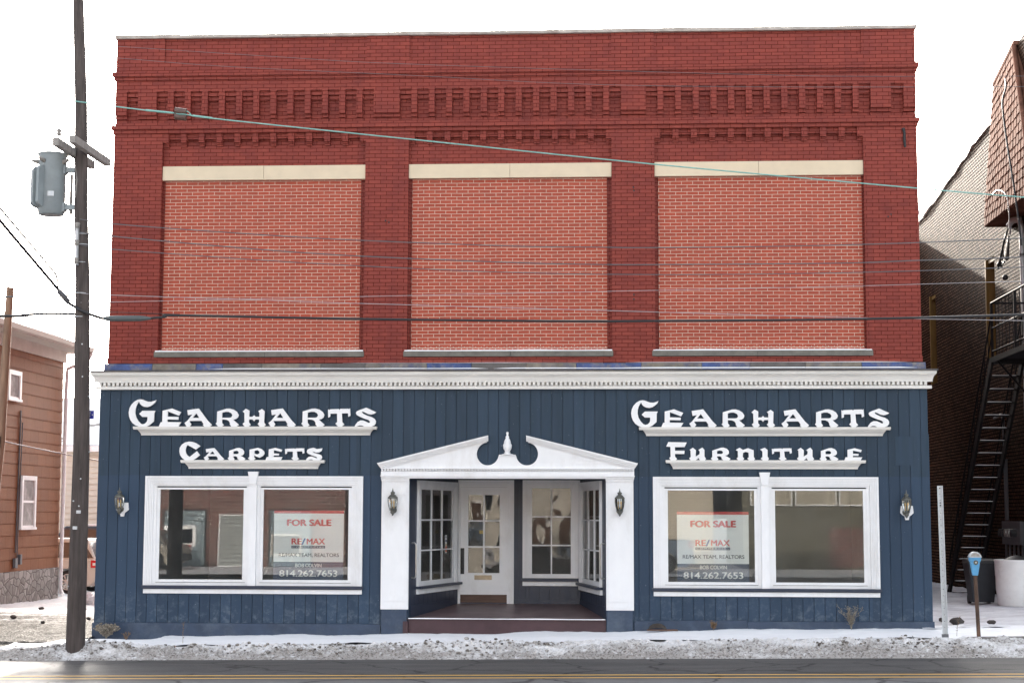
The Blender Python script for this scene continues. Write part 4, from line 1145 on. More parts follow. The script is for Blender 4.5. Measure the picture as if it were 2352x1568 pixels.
wire("twisted dark wire across the bricked bays, middle of three leaving the pole rack", [(-6.78, WY - .1, 6.49)] + w3([(-6.28, 6.436), (-4.22, 6.236), (-2.44, 6.099), (0.06, 5.975), (1.47, 5.933), (2.52, 5.924), (5.32, 5.931), (6.56, 5.968), (8.16, 6.013), (13, 6.25)]), 0.0088, 'wire_grey')
wire("thin dark wire across the bricked bays, lowest of three leaving the pole rack", [(-6.78, WY - .1, 6.28)] + w3([(-6.27, 6.224), (-4.21, 6.059), (-2.44, 5.942), (0.06, 5.816), (2.46, 5.765), (5.31, 5.779), (8.16, 5.855), (13, 6.05)]), 0.007, 'wire_grey')
wire("pale thin wire falling slowly from the pole to meet the thick cable", [(-6.72, WY - .11, 5.50)] + w3([(-6.29, 5.483), (-3.86, 5.391), (-2.43, 5.335), (1.47, 5.205), (5.3, 5.079), (8.13, 5.015), (13, 4.9)]), 0.005, 'wire_pale')
wire("pale thin wire rising slowly from the pole above the thick cable", [(-6.72, WY - .11, 5.35)] + w3([(-6.28, 5.368), (-2.43, 5.435), (1.47, 5.5), (5.31, 5.565), (8.15, 5.633), (13, 5.75)]), 0.004, 'wire_pale')
cb = tag(MB().tube(smooth_pts(w3([(-5.62, 5.104), (-5.38, 5.125), (-5.14, 5.148), (-2.43, 5.084), (0.0, 5.045), (1.47, 5.030), (2.52, 5.031), (5.3, 5.046), (8.13, 5.111), (13, 5.3)])), 0.019, 8).build("overhead_cable", M_['cable']), "thick black cable with grey splice sleeve crossing the whole front", "cable")
sp = MB(); ctr = [(-6.39, .02), (-6.33, .042), (-6.2, .046), (-5.8, .046), (-5.72, .04), (-5.6, .02)]
sp.tube([(x, WY, 5.103) for x, r in ctr], [r for x, r in ctr], 12)
sp.build("splice_sleeve", plain("sleeve_plastic", (0.075, 0.09, 0.095), 0.45, 0.1, 6), cb)
wire("thin black support wire joining the thick cable beside its splice sleeve", w3([(-6.66, 5.225), (-6.29, 5.208), (-5.14, 5.165)]), 0.006, 'cable')
wire("thin grey wire crossing the parapet bricks just under the coping line", [(-6.9, WY, 9.61)] + w3([(-6.31, 9.565), (-3.8, 9.366), (-1.49, 9.205), (3.91, 8.968), (6.55, 8.903), (13, 8.85)]), 0.0035, 'wire_grey')
wire("thin grey wire crossing the row of brick pockets in the frieze", [(-6.88, WY, 9.42)] + w3([(-6.06, 9.348), (-4.4, 9.199), (-1.48, 9.02), (1.8, 8.821), (6.54, 8.732), (13, 8.7)]), 0.0035, 'wire_grey')
g = tag(MB().tube(smooth_pts(w3([(-13.5, 9.48), (-8.2, 8.812), (-6.94, 8.636), (-6.28, 8.542), (-5.71, 8.465), (-5.29, 8.421)], -3.2)), 0.0105, 7).build("guy_wire", M_['copper']), "pale green guy wire with a brown strain insulator sloping across the front", "guy wire")
b = MB(); b.tube(smooth_pts(w3([(-5.0, 8.375), (-4.38, 8.291), (-1.47, 7.953), (2.43, 7.509), (6.55, 7.088), (8.19, 6.931), (13, 6.5)], -3.2)), 0.0105, 7)
b.tube(smooth_pts(w3([(-5.29, 8.425), (-5.16, 8.445), (-5.06, 8.44), (-5.0, 8.375)], -3.2), 4), 0.009, 6); b.tube(smooth_pts([(-5.3, -3.2, 8.42), (-5.2, -3.25, 8.39), (-5.12, -3.255, 8.385), (-5.0, -3.2, 8.375)], 4), 0.009, 6)
b.tube(w3([(-5.75, 8.472), (-5.3, 8.42)], -3.2), 0.017, 7); b.tube(w3([(-4.98, 8.372), (-4.66, 8.328)], -3.2), 0.017, 7)
b.build("wire_run", M_['copper'], g)
b = MB(); d = Vector((1, 0, -0.13)).normalized()
for s_ in (-0.045, 0.045): b.cyl(Vector((-5.27, -3.2, 8.413 + s_)), Vector((-5.27, -3.2, 8.413 + s_)) + d * 0.19, 0.055, 0.055, 14)
b.build("strain_insulator", plain("brown_porcelain", (0.10, 0.06, 0.05), 0.25, 0.15, 8), g)
wire("thin wire from beyond the frame tied to the pole over the thick one", [(-13, WY, 5.44)] + w3([(-8.08, 5.461), (-7.05, 5.469), (-6.9, 5.498), (-6.80, 5.515)]), 0.013, 'wire_grey')
wire("heavy dark cable from beyond the frame to the pole at splice height", [(-13, WY, 5.08)] + w3([(-8.07, 5.148), (-7.71, 5.163), (-7.3, 5.187), (-6.80, 5.177)]), 0.022, 'cable', "cable")
cb2 = tag(MB().tube(smooth_pts([(-6.39, WY, 5.105), (-6.64, WY - .12, 5.19), (-6.79, WY - .12, 5.27), (-6.93, -3.2, 5.36), (-7.04, -3.4, 5.55), (-7.65, -5.5, 6.78), (-8.6, -9, 8.9)]), 0.026, 7).build("overhead_cable", M_['cable']), "diagonal dark cable with small splice climbing away from the pole across the street", "cable")
b = MB(); b.tube([(-6.91, -3.19, 5.345), (-6.925, -3.2, 5.36), (-7.02, -3.36, 5.51), (-7.035, -3.4, 5.545)], [0.015, 0.045, 0.045, 0.015], 10)
b.build("splice_sleeve", M_['wire_grey'], cb2)
wire("slack thin wire running above the diagonal cable to the pole", [(-7.03, -3.4, 5.56), (-7.04, -3.45, 5.72), (-7.15, -3.6, 5.92), (-7.65, -5.5, 6.95), (-8.6, -9, 9.0)], 0.017, 'cable')

sg = thing("street_sign", "small blue street name sign fixed behind the utility pole", "sign", (-6.62, -2.95, 3.57))
MB().box(-0.17, 0.085, -0.004, 0.004, -0.065, 0.068).build("sign_panel", plain("sign_blue", (0.035, 0.04, 0.30), 0.4, 0.08, 5), sg)
MB().box(-0.10, -0.05, -0.06, -0.0045, -0.04, 0.04).build("sign_bracket", M_['galv'], sg)
b = MB()
for x0, x1, zz in ((-0.02, 0.035, 0.035), (-0.03, 0.03, 0.008), (-0.035, 0.03, -0.022), (0.055, 0.07, 0.0)):
    b.box(x0, x1, -0.006, -0.0045, zz - 0.009, zz + 0.009)
b.build("worn_lettering", P_white, sg)

lp = thing("utility_pole", "shorter bare brown wooden pole leaning in front of the brown house", "utility pole", (-10.15, 2.0, -0.3))
MB().tube([(0, 0, 0), (0.14, 0, 2.3), (0.25, 0, 3.6), (0.345, 0, 6.62)], [0.12, 0.105, 0.095, 0.068], 16).build("shaft", plain("pale_brown_pole", (0.24, 0.15, 0.10), 0.8, 0.35, 6, stretch=(3, 3, 0.3), bmp=0.4), lp)
b = MB(); b.box(0.16, 0.30, -0.16, -0.10, 3.55, 3.75); b.build("wire_clamp", M_['black'], lp)
wire("white service line from the leaning pole to the yard behind", [(-9.9, 1.9, 3.38), (-9.3, 2.9, 3.22), (-8.0, 5.5, 2.9), (-7.6, 6.5, 2.78)], 0.012, 'wire_pale')

# ------------------------------------------------------------------ brown house and its neighbours
def lap_mat():
    return brick("brown_shake_siding", (0.205, 0.075, 0.027), (0.175, 0.065, 0.025), (0.115, 0.046, 0.021), 0.62, 0.302, 0.004, rough=0.75, bmp=0.5, stain=(0.22, 0.095, 0.045), stain_amt=0.4, smooth=0.2)
def stone_mat():
    mt, nt, bs = newmat("rubble_stone")
    vec = coords(nt, "Object", (1, 1, 1.4))
    v = N(nt, "TexVoronoi", Scale=3.4); v.feature = 'F1'
    nt.links.new(vec, v.inputs["Vector"])
    e = N(nt, "TexVoronoi", Scale=3.4); e.feature = 'DISTANCE_TO_EDGE'
    nt.links.new(vec, e.inputs["Vector"])
    sp_ = N(nt, "SeparateColor"); nt.links.new(v.outputs["Color"], sp_.inputs[0])
    c = mixc(nt, sp_.outputs[0], (0.17, 0.155, 0.145), (0.34, 0.32, 0.30))
    c = mixc(nt, ramp(nt, nz(nt, vec, 9, 6), 0.4, 0.7, 0, 0.5), c, (0.34, 0.32, 0.30))
    c = mixc(nt, ramp(nt, e.outputs["Distance"], 0.0, 0.05, 1, 0), c, (0.09, 0.08, 0.075))
    nt.links.new(c, bs.inputs["Base Color"]); bs.inputs["Roughness"].default_value = 0.9
    bump(nt, bs, ramp(nt, e.outputs["Distance"], 0, 0.1), 0.9, 0.03)
    return mt
M_['shake'] = lap_mat(); M_['rubble'] = stone_mat()
M_['roofshingle'] = mottled("snowy_shingle_roof", [(0.30, 0.285, 0.27), (0.17, 0.155, 0.15), (0.80, 0.81, 0.83)], (9.0, 1.2), ((0.45, 0.65), (0.50, 0.60)), 0.85)
M_['oldtrim'] = plain("aged_eave_paint", (0.50, 0.47, 0.43), 0.7, 0.06, 3, stain=(0.38, 0.35, 0.32), stain_amt=0.4, spec=0.1)
M_['cream'] = plain("cream_vinyl", (0.60, 0.55, 0.47), 0.55, 0.05, 3)
HX, HY = -13.3, 15.75
house = thing("house", "brown shake-sided house with stone foundation and white eaves beyond the driveway", "house", (HX, HY, -0.1))
b = MB(); dz0 = 0.62
ho = Vector((HX, HY, -0.1))
TL = Matrix.Translation(-ho)
b = MB(TL)
b.box(HX - 9, HX - 0.03, 3.0, HY - 0.03, 0.5, 6.5)
z = 0.53
while z < 6.45:                       # lapped courses, each thicker at its foot
    z1 = min(z + 0.302, 6.5)
    b.hexa([(HX - 0.03, 3.0, z), (HX, 3.0, z), (HX, HY, z), (HX - 0.03, HY, z)], [(HX - 0.03, 3.0, z1), (HX - 0.012, 3.0, z1), (HX - 0.012, HY, z1), (HX - 0.03, HY, z1)])
    z += 0.302
b.build("wall", M_['shake'], house)
MB(TL).box(HX - 9, HX + 0.02, 2.95, HY + 0.02, -0.6, 0.53).build("foundation", M_['rubble'], house)
b = MB(TL)
b.box(HX - 9.6, HX + 0.55, 2.4, HY + 0.6, 6.42, 6.50); b.box(HX + 0.005, HX + 0.06, 3.0, HY + 0.05, 6.12, 6.415); b.box(HX - 9, HX + 0.004, HY + 0.005, HY + 0.06, 6.12, 6.415)
b.build("eaves", M_['oldtrim'], house)
b = MB(TL); b.prism([(HX + 0.551, 6.44), (HX + 0.64, 6.46), (HX + 0.66, 6.58), (HX + 0.551, 6.58)], 2.4, HY + 0.6, 'y')
b.build("gutter", M_['oldtrim'], house)
b = MB(TL)
e0, e1 = (HX - 9.7, 2.3), (HX + 0.58, HY + 0.65)
rx_, ry0, ry1 = HX - 4.5, 7.0, HY - 4.0
V8 = [(e0[0], e0[1], 6.52), (e1[0], e0[1], 6.52), (e1[0], e1[1], 6.52), (e0[0], e1[1], 6.52), (rx_, ry0, 8.9), (rx_, ry1, 8.9)]
b.add(V8, [(0, 1, 4), (1, 2, 5, 4), (2, 3, 5), (3, 0, 4, 5), (3, 2, 1, 0)])
b.build("roof", M_['roofshingle'], house)
def house_window(y0, y1, z0, z1, sashed):
    f = MB(TL)
    t = 0.11
    f.box(HX + 0.001, HX + 0.07, y0, y0 + t, z0, z1); f.box(HX + 0.001, HX + 0.07, y1 - t, y1, z0, z1); f.box(HX + 0.001, HX + 0.07, y0 + t, y1 - t, z1 - t, z1); f.box(HX + 0.001, HX + 0.09, y0 - 0.03, y1 + 0.03, z0 - 0.06, z0 - 0.001); f.box(HX + 0.001, HX + 0.05, y0 + t, y1 - t, z0, z0 + 0.05)
    if sashed: f.box(HX + 0.001, HX + 0.05, y0 + t, y1 - t, (z0 + z1) / 2 - 0.03, (z0 + z1) / 2 + 0.03)
    w_ = f.build("window", M_['white'], house)
    MB(TL).box(HX + 0.001, HX + 0.03, y0 + t, y1 - t, z0 + 0.05, z1 - t).build("pane", HG, w_)
HG = plain("curtained_glass", (0.30, 0.28, 0.27), 0.12, 0.3, 3, stain=(0.62, 0.6, 0.57), stain_amt=0.8)
house_window(12.6, 13.68, 1.63, 2.95, True)
house_window(11.42, 12.32, 4.86, 5.57, False)
b = MB(TL); b.tube([(HX + 0.6, HY + 0.55, 6.44), (HX + 0.5, HY + 0.45, 6.2), (HX + 0.09, HY + 0.02, 5.95), (HX + 0.09, HY - 0.02, 5.7), (HX + 0.09, HY - 0.02, -0.05), (HX + 0.2, HY - 0.15, -0.2)], 0.055, 8)
b.build("downspout", M_['white'], house)
b = MB(TL); b.tube([(HX + 0.02, 12.45, 4.6), (HX + 0.02, 12.4, 1.0)], 0.02); b.tube([(HX + 0.02, 12.6, 4.3), (HX + 0.02, 12.5, 0.6)], 0.014); b.box(HX + 0.01, HX + 0.08, 12.25, 12.42, 0.62, 0.86); b.box(HX + 0.01, HX + 0.08, 12.6, 12.72, 0.7, 0.95)
b.build("service_cable", M_['wire_grey'], house)

gar = thing("house", "low cream clapboard building with snow on its roof behind parked cars", "house", (-16, 28, -0.4))
TG = Matrix.Translation(-Vector((-16, 28, -0.4)))
b = MB(TG); b.box(-22, -9, 28.02, 38, -0.6, 4.3)
z = -0.4
while z < 4.1:
    b.hexa([(-22, 27.96, z), (-9, 27.96, z), (-9, 28.02, z), (-22, 28.02, z)], [(-22, 28.005, z + 0.2), (-9, 28.005, z + 0.2), (-9, 28.02, z + 0.2), (-22, 28.02, z + 0.2)]); z += 0.2
b.build("wall", M_['cream'], gar)
b = MB(TG); b.box(-22.4, -8.6, 27.55, 27.7, 4.12, 4.32); b.box(-22.4, -8.6, 27.7, 28.0, 4.12, 4.16)
b.build("gutter", M_['white'], gar)
b = MB(TG); b.add([(-22.4, 27.6, 4.34), (-8.6, 27.6, 4.34), (-8.6, 33, 6.35), (-22.4, 33, 6.35), (-22.4, 38.4, 4.34), (-8.6, 38.4, 4.34)], [(0, 1, 2, 3), (3, 2, 5, 4), (0, 3, 4), (1, 5, 2), (0, 4, 5, 1)])
rf = b.build("roof", mottled("mostly_snowy_roof", [(0.82, 0.83, 0.86), (0.14, 0.13, 0.13)], (0.9,), ((0.60, 0.63),), 0.7), gar)

# ------------------------------------------------------------------ parked cars
M_['tyre'] = plain("tyre_rubber", (0.02, 0.02, 0.021), 0.8, 0.2, 20)
M_['rim'] = plain("alloy_rim", (0.55, 0.54, 0.53), 0.3, 0.08, 10, metal=0.9)
M_['carglass'] = plain("tinted_car_glass", (0.025, 0.03, 0.035), 0.06, 0.1, 3, spec=0.8)
M_['plastic'] = plain("dark_trim_plastic", (0.03, 0.03, 0.032), 0.6, 0.1, 10)
M_['lampred'] = plain("tail_lamp_red", (0.45, 0.02, 0.02), 0.2, 0.2, 10)
M_['lampclear'] = plain("lamp_clear", (0.75, 0.72, 0.70), 0.15, 0.1, 10)
def paint(name, col): 
    mt = plain(name, col, 0.28, 0.04, 2, spec=0.6); return mt
def car(label, col, loc, rz, L=4.6, W=1.8, H=1.6, roof=(1.2, 4.3), pickup=False, kind="parked_car", cat="car", snow=False):
    """local +x is the rear of the car; wheels stand on z = 0"""
    root = thing(kind, label, cat, loc, rz)
    belt = 0.62 * H
    wr = 0.34
    wx = (0.82, L - 0.92)
    def arch(x): return [(x + (wr + .06) * cos(radians(a)), wr + (wr + .06) * sin(radians(a))) for a in range(200, -21, -20)]
    low = [(0.02, 0.32), (0.0, 0.55), (0.06, 0.72), (0.25, 0.80)]
    up_ = [(1.15, belt - 0.02), (L - 0.1, belt + 0.02), (L, belt - 0.1), (L + 0.02, 0.62), (L - 0.02, 0.36)]
    under = [(L - 0.2, 0.22)] + [(p[0], max(p[1], 0.22)) for p in reversed(arch(wx[1]))] + [(p[0], max(p[1], 0.22)) for p in reversed(arch(wx[0]))] + [(0.2, 0.22)]
    body = MB().prism(low + up_ + under, -W / 2, W / 2).build("body", col, root)
    md = body.modifiers.new("bevel", 'BEVEL'); md.width = 0.05; md.segments = 3; md.limit_method = 'ANGLE'
    r0, r1 = roof
    bx0, bx1 = 1.1, (r1 + 0.25)
    if pickup: bx1 = r1 + 0.12
    iy = W / 2 - 0.05; ty = W / 2 - 0.24
    cab = MB().hexa([(bx0, -iy, belt - 0.03), (bx1, -iy, belt - 0.03), (bx1, iy, belt - 0.03), (bx0, iy, belt - 0.03)], [(r0 + 0.55, -ty, H), (r1 - 0.12, -ty, H), (r1 - 0.12, ty, H), (r0 + 0.55, ty, H)]).build("cabin", col, root)
    md = cab.modifiers.new("bevel", 'BEVEL'); md.width = 0.06; md.segments = 3
    # side glass, set just proud of the cabin sides
    def side(x0b, x1b, x0t, x1t, z0, z1):
        for s_ in (-1, 1):
            f = lambda z: s_ * (iy + (ty - iy) * (z - belt) / (H - belt) + 0.006)
            g_ = lambda z: s_ * (iy + (ty - iy) * (z - belt) / (H - belt) - 0.01)
            MB().add([(x0b, f(z0), z0), (x1b, f(z0), z0), (x1t, f(z1), z1), (x0t, f(z1), z1), (x0b, g_(z0), z0), (x1b, g_(z0), z0), (x1t, g_(z1), z1), (x0t, g_(z1), z1)],
                     [(0, 1, 2, 3), (7, 6, 5, 4), (0, 4, 5, 1), (1, 5, 6, 2), (2, 6, 7, 3), (3, 7, 4, 0)]).build("side_window", M_['carglass'], root)
    zt = H - 0.12; zb = belt + 0.05
    mid = (r0 + r1) / 2 + 0.1
    side(bx0 + 0.25, mid - 0.05, r0 + 0.55, mid - 0.05, zb, zt)
    if not pickup: side(mid + 0.05, r1 - 0.45, mid + 0.05, r1 - 0.5, zb, zt); side(r1 - 0.38, bx1 - 0.08, r1 - 0.43, r1 - 0.2, zb, zt)
    def endglass(xb, xt, sg_):
        MB().add([(xb + sg_ * .008, -iy + .12, zb), (xb + sg_ * .008, iy - .12, zb), (xt + sg_ * .008, ty - .06, zt), (xt + sg_ * .008, -ty + .06, zt), (xb - sg_ * .02, -iy + .12, zb), (xb - sg_ * .02, iy - .12, zb), (xt - sg_ * .02, ty - .06, zt), (xt - sg_ * .02, -ty + .06, zt)],
                 [(0, 1, 2, 3), (7, 6, 5, 4), (0, 4, 5, 1), (1, 5, 6, 2), (2, 6, 7, 3), (3, 7, 4, 0)]).build("windscreen", M_['carglass'], root)
    lerp = lambda a, c, z: a + (c - a) * (z - belt + .03) / (H - belt + .03)
    endglass(lerp(bx1, r1 - .12, zb), lerp(bx1, r1 - .12, zt), 1); 
    MB().add([(lerp(bx0, r0 + .55, zb) - .008, -iy + .12, zb), (lerp(bx0, r0 + .55, zb) - .008, iy - .12, zb), (lerp(bx0, r0 + .55, zt) - .008, ty - .06, zt), (lerp(bx0, r0 + .55, zt) - .008, -ty + .06, zt)], [(3, 2, 1, 0)]).build("windscreen", M_['carglass'], root)
    if pickup:
        MB().box(bx1 + 0.08, L - 0.12, -W / 2 + 0.1, W / 2 - 0.1, belt + 0.02, belt + 0.03).build("load_bed", M_['plastic'], root)
    b = MB()
    b.box(L - 0.06, L + 0.07, -W / 2 + 0.04, W / 2 - 0.04, 0.34, 0.56)
    b.build("bumper", M_['plastic'], root)
    b = MB(); b.box(-0.06, 0.08, -W / 2 + 0.04, W / 2 - 0.04, 0.34, 0.54)
    b.build("bumper", M_['plastic'], root)
    for s_ in (-1, 1):
        b = MB(); b.box(L - 0.16, L + 0.03, s_ * (W / 2 - 0.07) - 0.085, s_ * (W / 2 - 0.07) + 0.085, belt - 0.24, belt - 0.02)
        tl_ = b.build("tail_light", M_['lampred'], root)
        MB().box(L - 0.10, L + 0.036, s_ * (W / 2 - 0.07) - 0.088, s_ * (W / 2 - 0.07) + 0.088, belt - 0.17, belt - 0.10).build("reverse_light", M_['lampclear'], tl_)
        MB().box(-0.02, 0.14, s_ * (W / 2 - 0.22) - 0.14, s_ * (W / 2 - 0.22) + 0.14, 0.60, 0.72).build("headlight", M_['lampclear'], root)
        for x in wx:
            y = s_ * (W / 2 - 0.11)
            b = MB(); b.tube([(x + (wr - .06) * cos(radians(a)), y, wr + (wr - .06) * sin(radians(a))) for a in range(0, 361, 18)], 0.075, 8)
            whl = b.build("wheel", M_['tyre'], root)
            b = MB()
            b.cyl((x, y - 0.05, wr), (x, y + 0.05, wr), 0.06, 0.06, 12)
            for k in range(9):
                a = 2 * pi * k / 9
                p = Vector((x, y + s_ * 0.045, wr)); q = p + Vector((0.225 * cos(a), 0, 0.225 * sin(a)))
                b.tube([p, q], [0.024, 0.03], 6)
            b.tube([(x + 0.232 * cos(radians(a)), y + s_ * 0.04, wr + 0.232 * sin(radians(a))) for a in range(0, 361, 18)], 0.022, 6)
            b.build("rim", M_['rim'], whl)
    if snow:
        MB().box(r0 + 0.7, r1 - 0.25, -ty + 0.08, ty - 0.08, H - 0.002, H + 0.05).build("roof_snow", M_['snow'], root)
    return root
car("champagne coloured estate car with alloy wheels parked beyond the utility pole", paint("champagne_paint", (0.46, 0.42, 0.37)), (-17.85, 20.9, -0.37), radians(-8), 4.65, 1.8, 1.62, (1.2, 4.35))
car("dark blue car with snow on its roof parked behind the champagne one", paint("navy_car_paint", (0.02, 0.025, 0.04)), (-17.6, 24.5, -0.40), radians(2), 4.9, 1.85, 1.98, (1.2, 4.6), snow=True)

# ------------------------------------------------------------------ brown brick building across the alley
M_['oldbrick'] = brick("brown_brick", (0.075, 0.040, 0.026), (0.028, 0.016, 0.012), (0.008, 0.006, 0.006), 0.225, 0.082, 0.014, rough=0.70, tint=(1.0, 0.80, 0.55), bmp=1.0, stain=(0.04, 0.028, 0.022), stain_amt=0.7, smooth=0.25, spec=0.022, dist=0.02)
M_['tar'] = mottled("torn_roof_felt", [(0.72, 0.68, 0.63), (0.06, 0.053, 0.048), (0.78, 0.76, 0.74)], (1.1, 2.6), ((0.57, 0.63), (0.55, 0.65)), 0.55, (0.6, 6, 0.05), (1, 1, 0.5), 0.25)
M_['shinglebrown'] = plain("brown_wood_shingle", (0.17, 0.082, 0.058), 0.9, 0.35, 4, spec=0.02, stain=(0.11, 0.05, 0.04), stain_amt=0.6)
M_['ochre'] = plain("ochre_wood_frame", (0.15, 0.09, 0.03), 0.65, 0.25, 5, stretch=(2, 2, 0.4), stain=(0.12, 0.08, 0.04), stain_amt=0.5, spec=0.1)
M_['iron'] = plain("black_iron", (0.013, 0.012, 0.013), 0.7, 0.2, 14, spec=0.1)
BX = 10.9
nb = thing("brick_building", "tall brown brick building with torn roof edge and shingled mansard across the alley", "building", (BX, 12, 0))
TB = Matrix.Translation(-Vector((BX, 12, 0)))
top = [(5.2, 12.9), (8.07, 12.50), (9.99, 12.04), (12.16, 11.80), (17.3, 11.05), (20.0, 10.70)]
wall = [(5.2, -0.3), (20.0, -0.3)] + list(reversed(top))
hol = [[(10.62, 5.78), (11.52, 5.78), (11.52, 8.17), (10.62, 8.17)], [(17.75, 5.7), (18.5, 5.7), (18.5, 8.2), (17.75, 8.2)]]
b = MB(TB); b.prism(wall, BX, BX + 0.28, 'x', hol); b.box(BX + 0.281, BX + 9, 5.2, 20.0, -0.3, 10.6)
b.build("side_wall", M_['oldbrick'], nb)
for y0, y1, z0, z1 in ((10.62, 11.52, 5.78, 8.17), (17.75, 18.5, 5.7, 8.2)):
    b = MB(TB)
    b.box(BX - 0.03, BX + 0.20, y1 - 0.10, y1 - 0.001, z0, z1); b.box(BX + 0.02, BX + 0.20, y0 + 0.001, y0 + 0.08, z0, z1); b.box(BX + 0.02, BX + 0.20, y0 + 0.08, y1 - 0.1, z1 - 0.1, z1 - 0.001)
    f = b.build("door_frame", M_['ochre'], nb)
    MB(TB).box(BX + 0.20, BX + 0.26, y0 + 0.001, y1 - 0.001, z0, z1 - 0.001).build("door", M_['shinglebrown'], f)
b = MB(TB)
ys = lin(9.6, 20.0, 0.42)
def topz(y):
    for (a, za), (c, zc) in zip(top, top[1:]):
        if a <= y <= c: return za + (zc - za) * (y - a) / (c - a)
    return top[-1][1]
for k in range(len(ys) - 1):
    y0, y1 = ys[k], ys[k + 1]
    dd = [0.72 * (1 - 0.72 * clampf((y - 10) / 10, 0, 1)) + 0.08 * noise.noise(Vector((y * 1.4, 3, 1))) for y in (y0, y1)]
    xx = [BX - 0.05 - 0.05 * abs(noise.noise(Vector((y * 2.1, 7, 1)))) for y in (y0, y1)]
    tz = [topz(y) + 0.05 + 0.03 * noise.noise(Vector((y * 1.7, 5, 1))) for y in (y0, y1)]
    b.hexa([(xx[0] + 0.01, y0, tz[0] - dd[0]), (BX - 0.001, y0, tz[0] - dd[0]), (BX - 0.001, y1, tz[1] - dd[1]), (xx[1] + 0.01, y1, tz[1] - dd[1])],
           [(xx[0], y0, tz[0]), (BX + 0.5, y0, tz[0]), (BX + 0.5, y1, tz[1]), (xx[1], y1, tz[1])])
b.build("roof_felt", M_['tar'], nb)
# mansard with individual shingles on the face towards the alley
B0, B1, T0, T1 = Vector((10.38, 4.9, 8.62)), Vector((10.38, 9.3, 8.62)), Vector((10.84, 7.95, 12.52)), Vector((10.84, 9.95, 12.10))
b = MB(TB)
b.hexa([B0, (18, 4.9, 8.62), (18, 9.3, 8.62), B1], [T0, (18, 7.95, 12.52), (18, 9.95, 12.1), T1])
b.hexa([(T0.x - .03, T0.y - .08, T0.z), (18, T0.y - .08, T0.z), (18, T1.y, T1.z), (T1.x - .03, T1.y, T1.z)], [(T0.x - .03, T0.y - .08, T0.z + .1), (18, T0.y - .08, T0.z + .1), (18, T1.y, T1.z + .1), (T1.x - .03, T1.y, T1.z + .1)])
nrm = (B1 - B0).cross(T0 - B0).normalized()
if nrm.x > 0: nrm = -nrm
rows = 17
for r in range(rows):
    t0, t1 = r / rows, min(1.0, (r + 1.25) / rows)
    n_ = max(3, int(((B1 - B0) * (1 - t0) + (T1 - T0) * t0).length / 0.25))
    off = 0.5 * (r % 2) / n_
    for k in range(n_ + 1):
        s0, s1 = clampf(k / n_ - off, 0, 1), clampf((k + 1) / n_ - off - 0.02, 0, 1)
        if s1 - s0 < 0.02: continue
        P = lambda s_, t: (B0 * (1 - t) + T0 * t) * (1 - s_) + (B1 * (1 - t) + T1 * t) * s_
        j = random.uniform(-0.015, 0.015); th = 0.035 + random.uniform(-0.006, 0.008)
        tb = max(0, t0 + j / 3)
        a_, b_, c_, d_ = P(s0, tb), P(s1, tb), P(s1, t1), P(s0, t1)
        b.hexa([a_, b_, b_ + nrm * th, a_ + nrm * th], [d_, c_, c_ + nrm * 0.012, d_ + nrm * 0.012])
b.tube([B0, T0], 0.06, 6)
b.build("mansard", M_['shinglebrown'], nb)
b = MB(TB); b.cyl((BX - 0.11, 7.55, 0.2), (BX - 0.11, 7.55, 8.35), 0.055, 0.055, 12); b.tube([(BX - 0.11, 7.55, 8.33), (BX - 0.14, 7.6, 8.5), (BX - 0.25, 7.75, 8.5), (BX - 0.32, 7.85, 8.4)], [0.055, 0.075, 0.075, 0.06], 10)
mst = b.build("service_mast", M_['galv'], nb)
b = MB(TB)
for z in (5.0, 6.35, 7.7): b.cyl((BX - 0.11, 7.55, z - 0.03), (BX - 0.11, 7.55, z + 0.03), 0.066)
b.build("clamp", M_['wire_grey'], mst)
b = MB(TB); b.box(BX - 0.14, BX - 0.002, 8.3, 10.0, 1.36, 1.88)
mp_ = b.build("meter_panel", plain("grey_meter_box", (0.11, 0.115, 0.125), 0.5, 0.1, 6), nb)
for k in range(5):
    y = 9.82 - k * 0.28
    b = MB(TB); b.cyl((BX - 0.14, y, 1.62), (BX - 0.26, y, 1.62), 0.095, 0.085, 16)
    b.build("electric_meter", M_['rim'] if k in (2, 3) else M_['plastic'], mp_)
b = MB(TB)
for k, y in enumerate((9.95, 9.6, 9.2, 8.8, 8.45)): b.tube([(BX - 0.06, y, 1.36), (BX - 0.07, y - 0.02, 0.9), (BX - 0.1, y - 0.08, 0.5), (BX - 0.04, y - 0.1, 0.3)], 0.028, 6)
b.tube([(BX - 0.05, 9.95, 1.9), (BX - 0.05, 9.95, 4.2), (BX - 0.05, 10.15, 4.35), (BX - 0.05, 10.9, 4.3)], 0.026, 6); b.tube([(BX - 0.05, 9.75, 1.9), (BX - 0.05, 9.75, 3.3)], 0.02, 6)
b.build("conduit", M_['wire_grey'], mp_)
# service cables hanging by the mansard
wire("black service cable looping down the shingled mansard", [(10.62, 7.9, 11.75), (10.5, 7.4, 11.4), (10.35, 7.1, 10.98), (10.3, 6.63, 10.08), (10.28, 6.06, 9.01), (10.28, 5.74, 8.21), (10.3, 5.63, 7.6)], 0.022, 'cable', "cable", "service_cable")
wire("white service wires drooping to the grey mast head under the mansard", [(10.3, 8.1, 9.15), (10.25, 7.3, 9.1), (10.25, 6.6, 8.85), (10.3, 6.6, 8.5), (10.45, 7.2, 8.1), (10.6, 7.7, 8.35)], 0.014, 'wire_pale', "cable", "service_cable")
b = MB()
random.seed(5)
for k in range(5):
    y = 8.2 + 0.12 * k
    b.tube(smooth_pts([(10.6, 7.85, 8.42), (10.55, y, 8.1 - 0.1 * k), (10.6, y + 0.25, 7.8 - 0.05 * k), (10.68, y + 0.15, 7.75), (10.62, 8.0, 8.2)], 5), 0.016, 5)
for p in ((10.66, 9.1, 7.72), (10.66, 8.6, 7.35)): b.ball(p, 0.07, 8, 6)
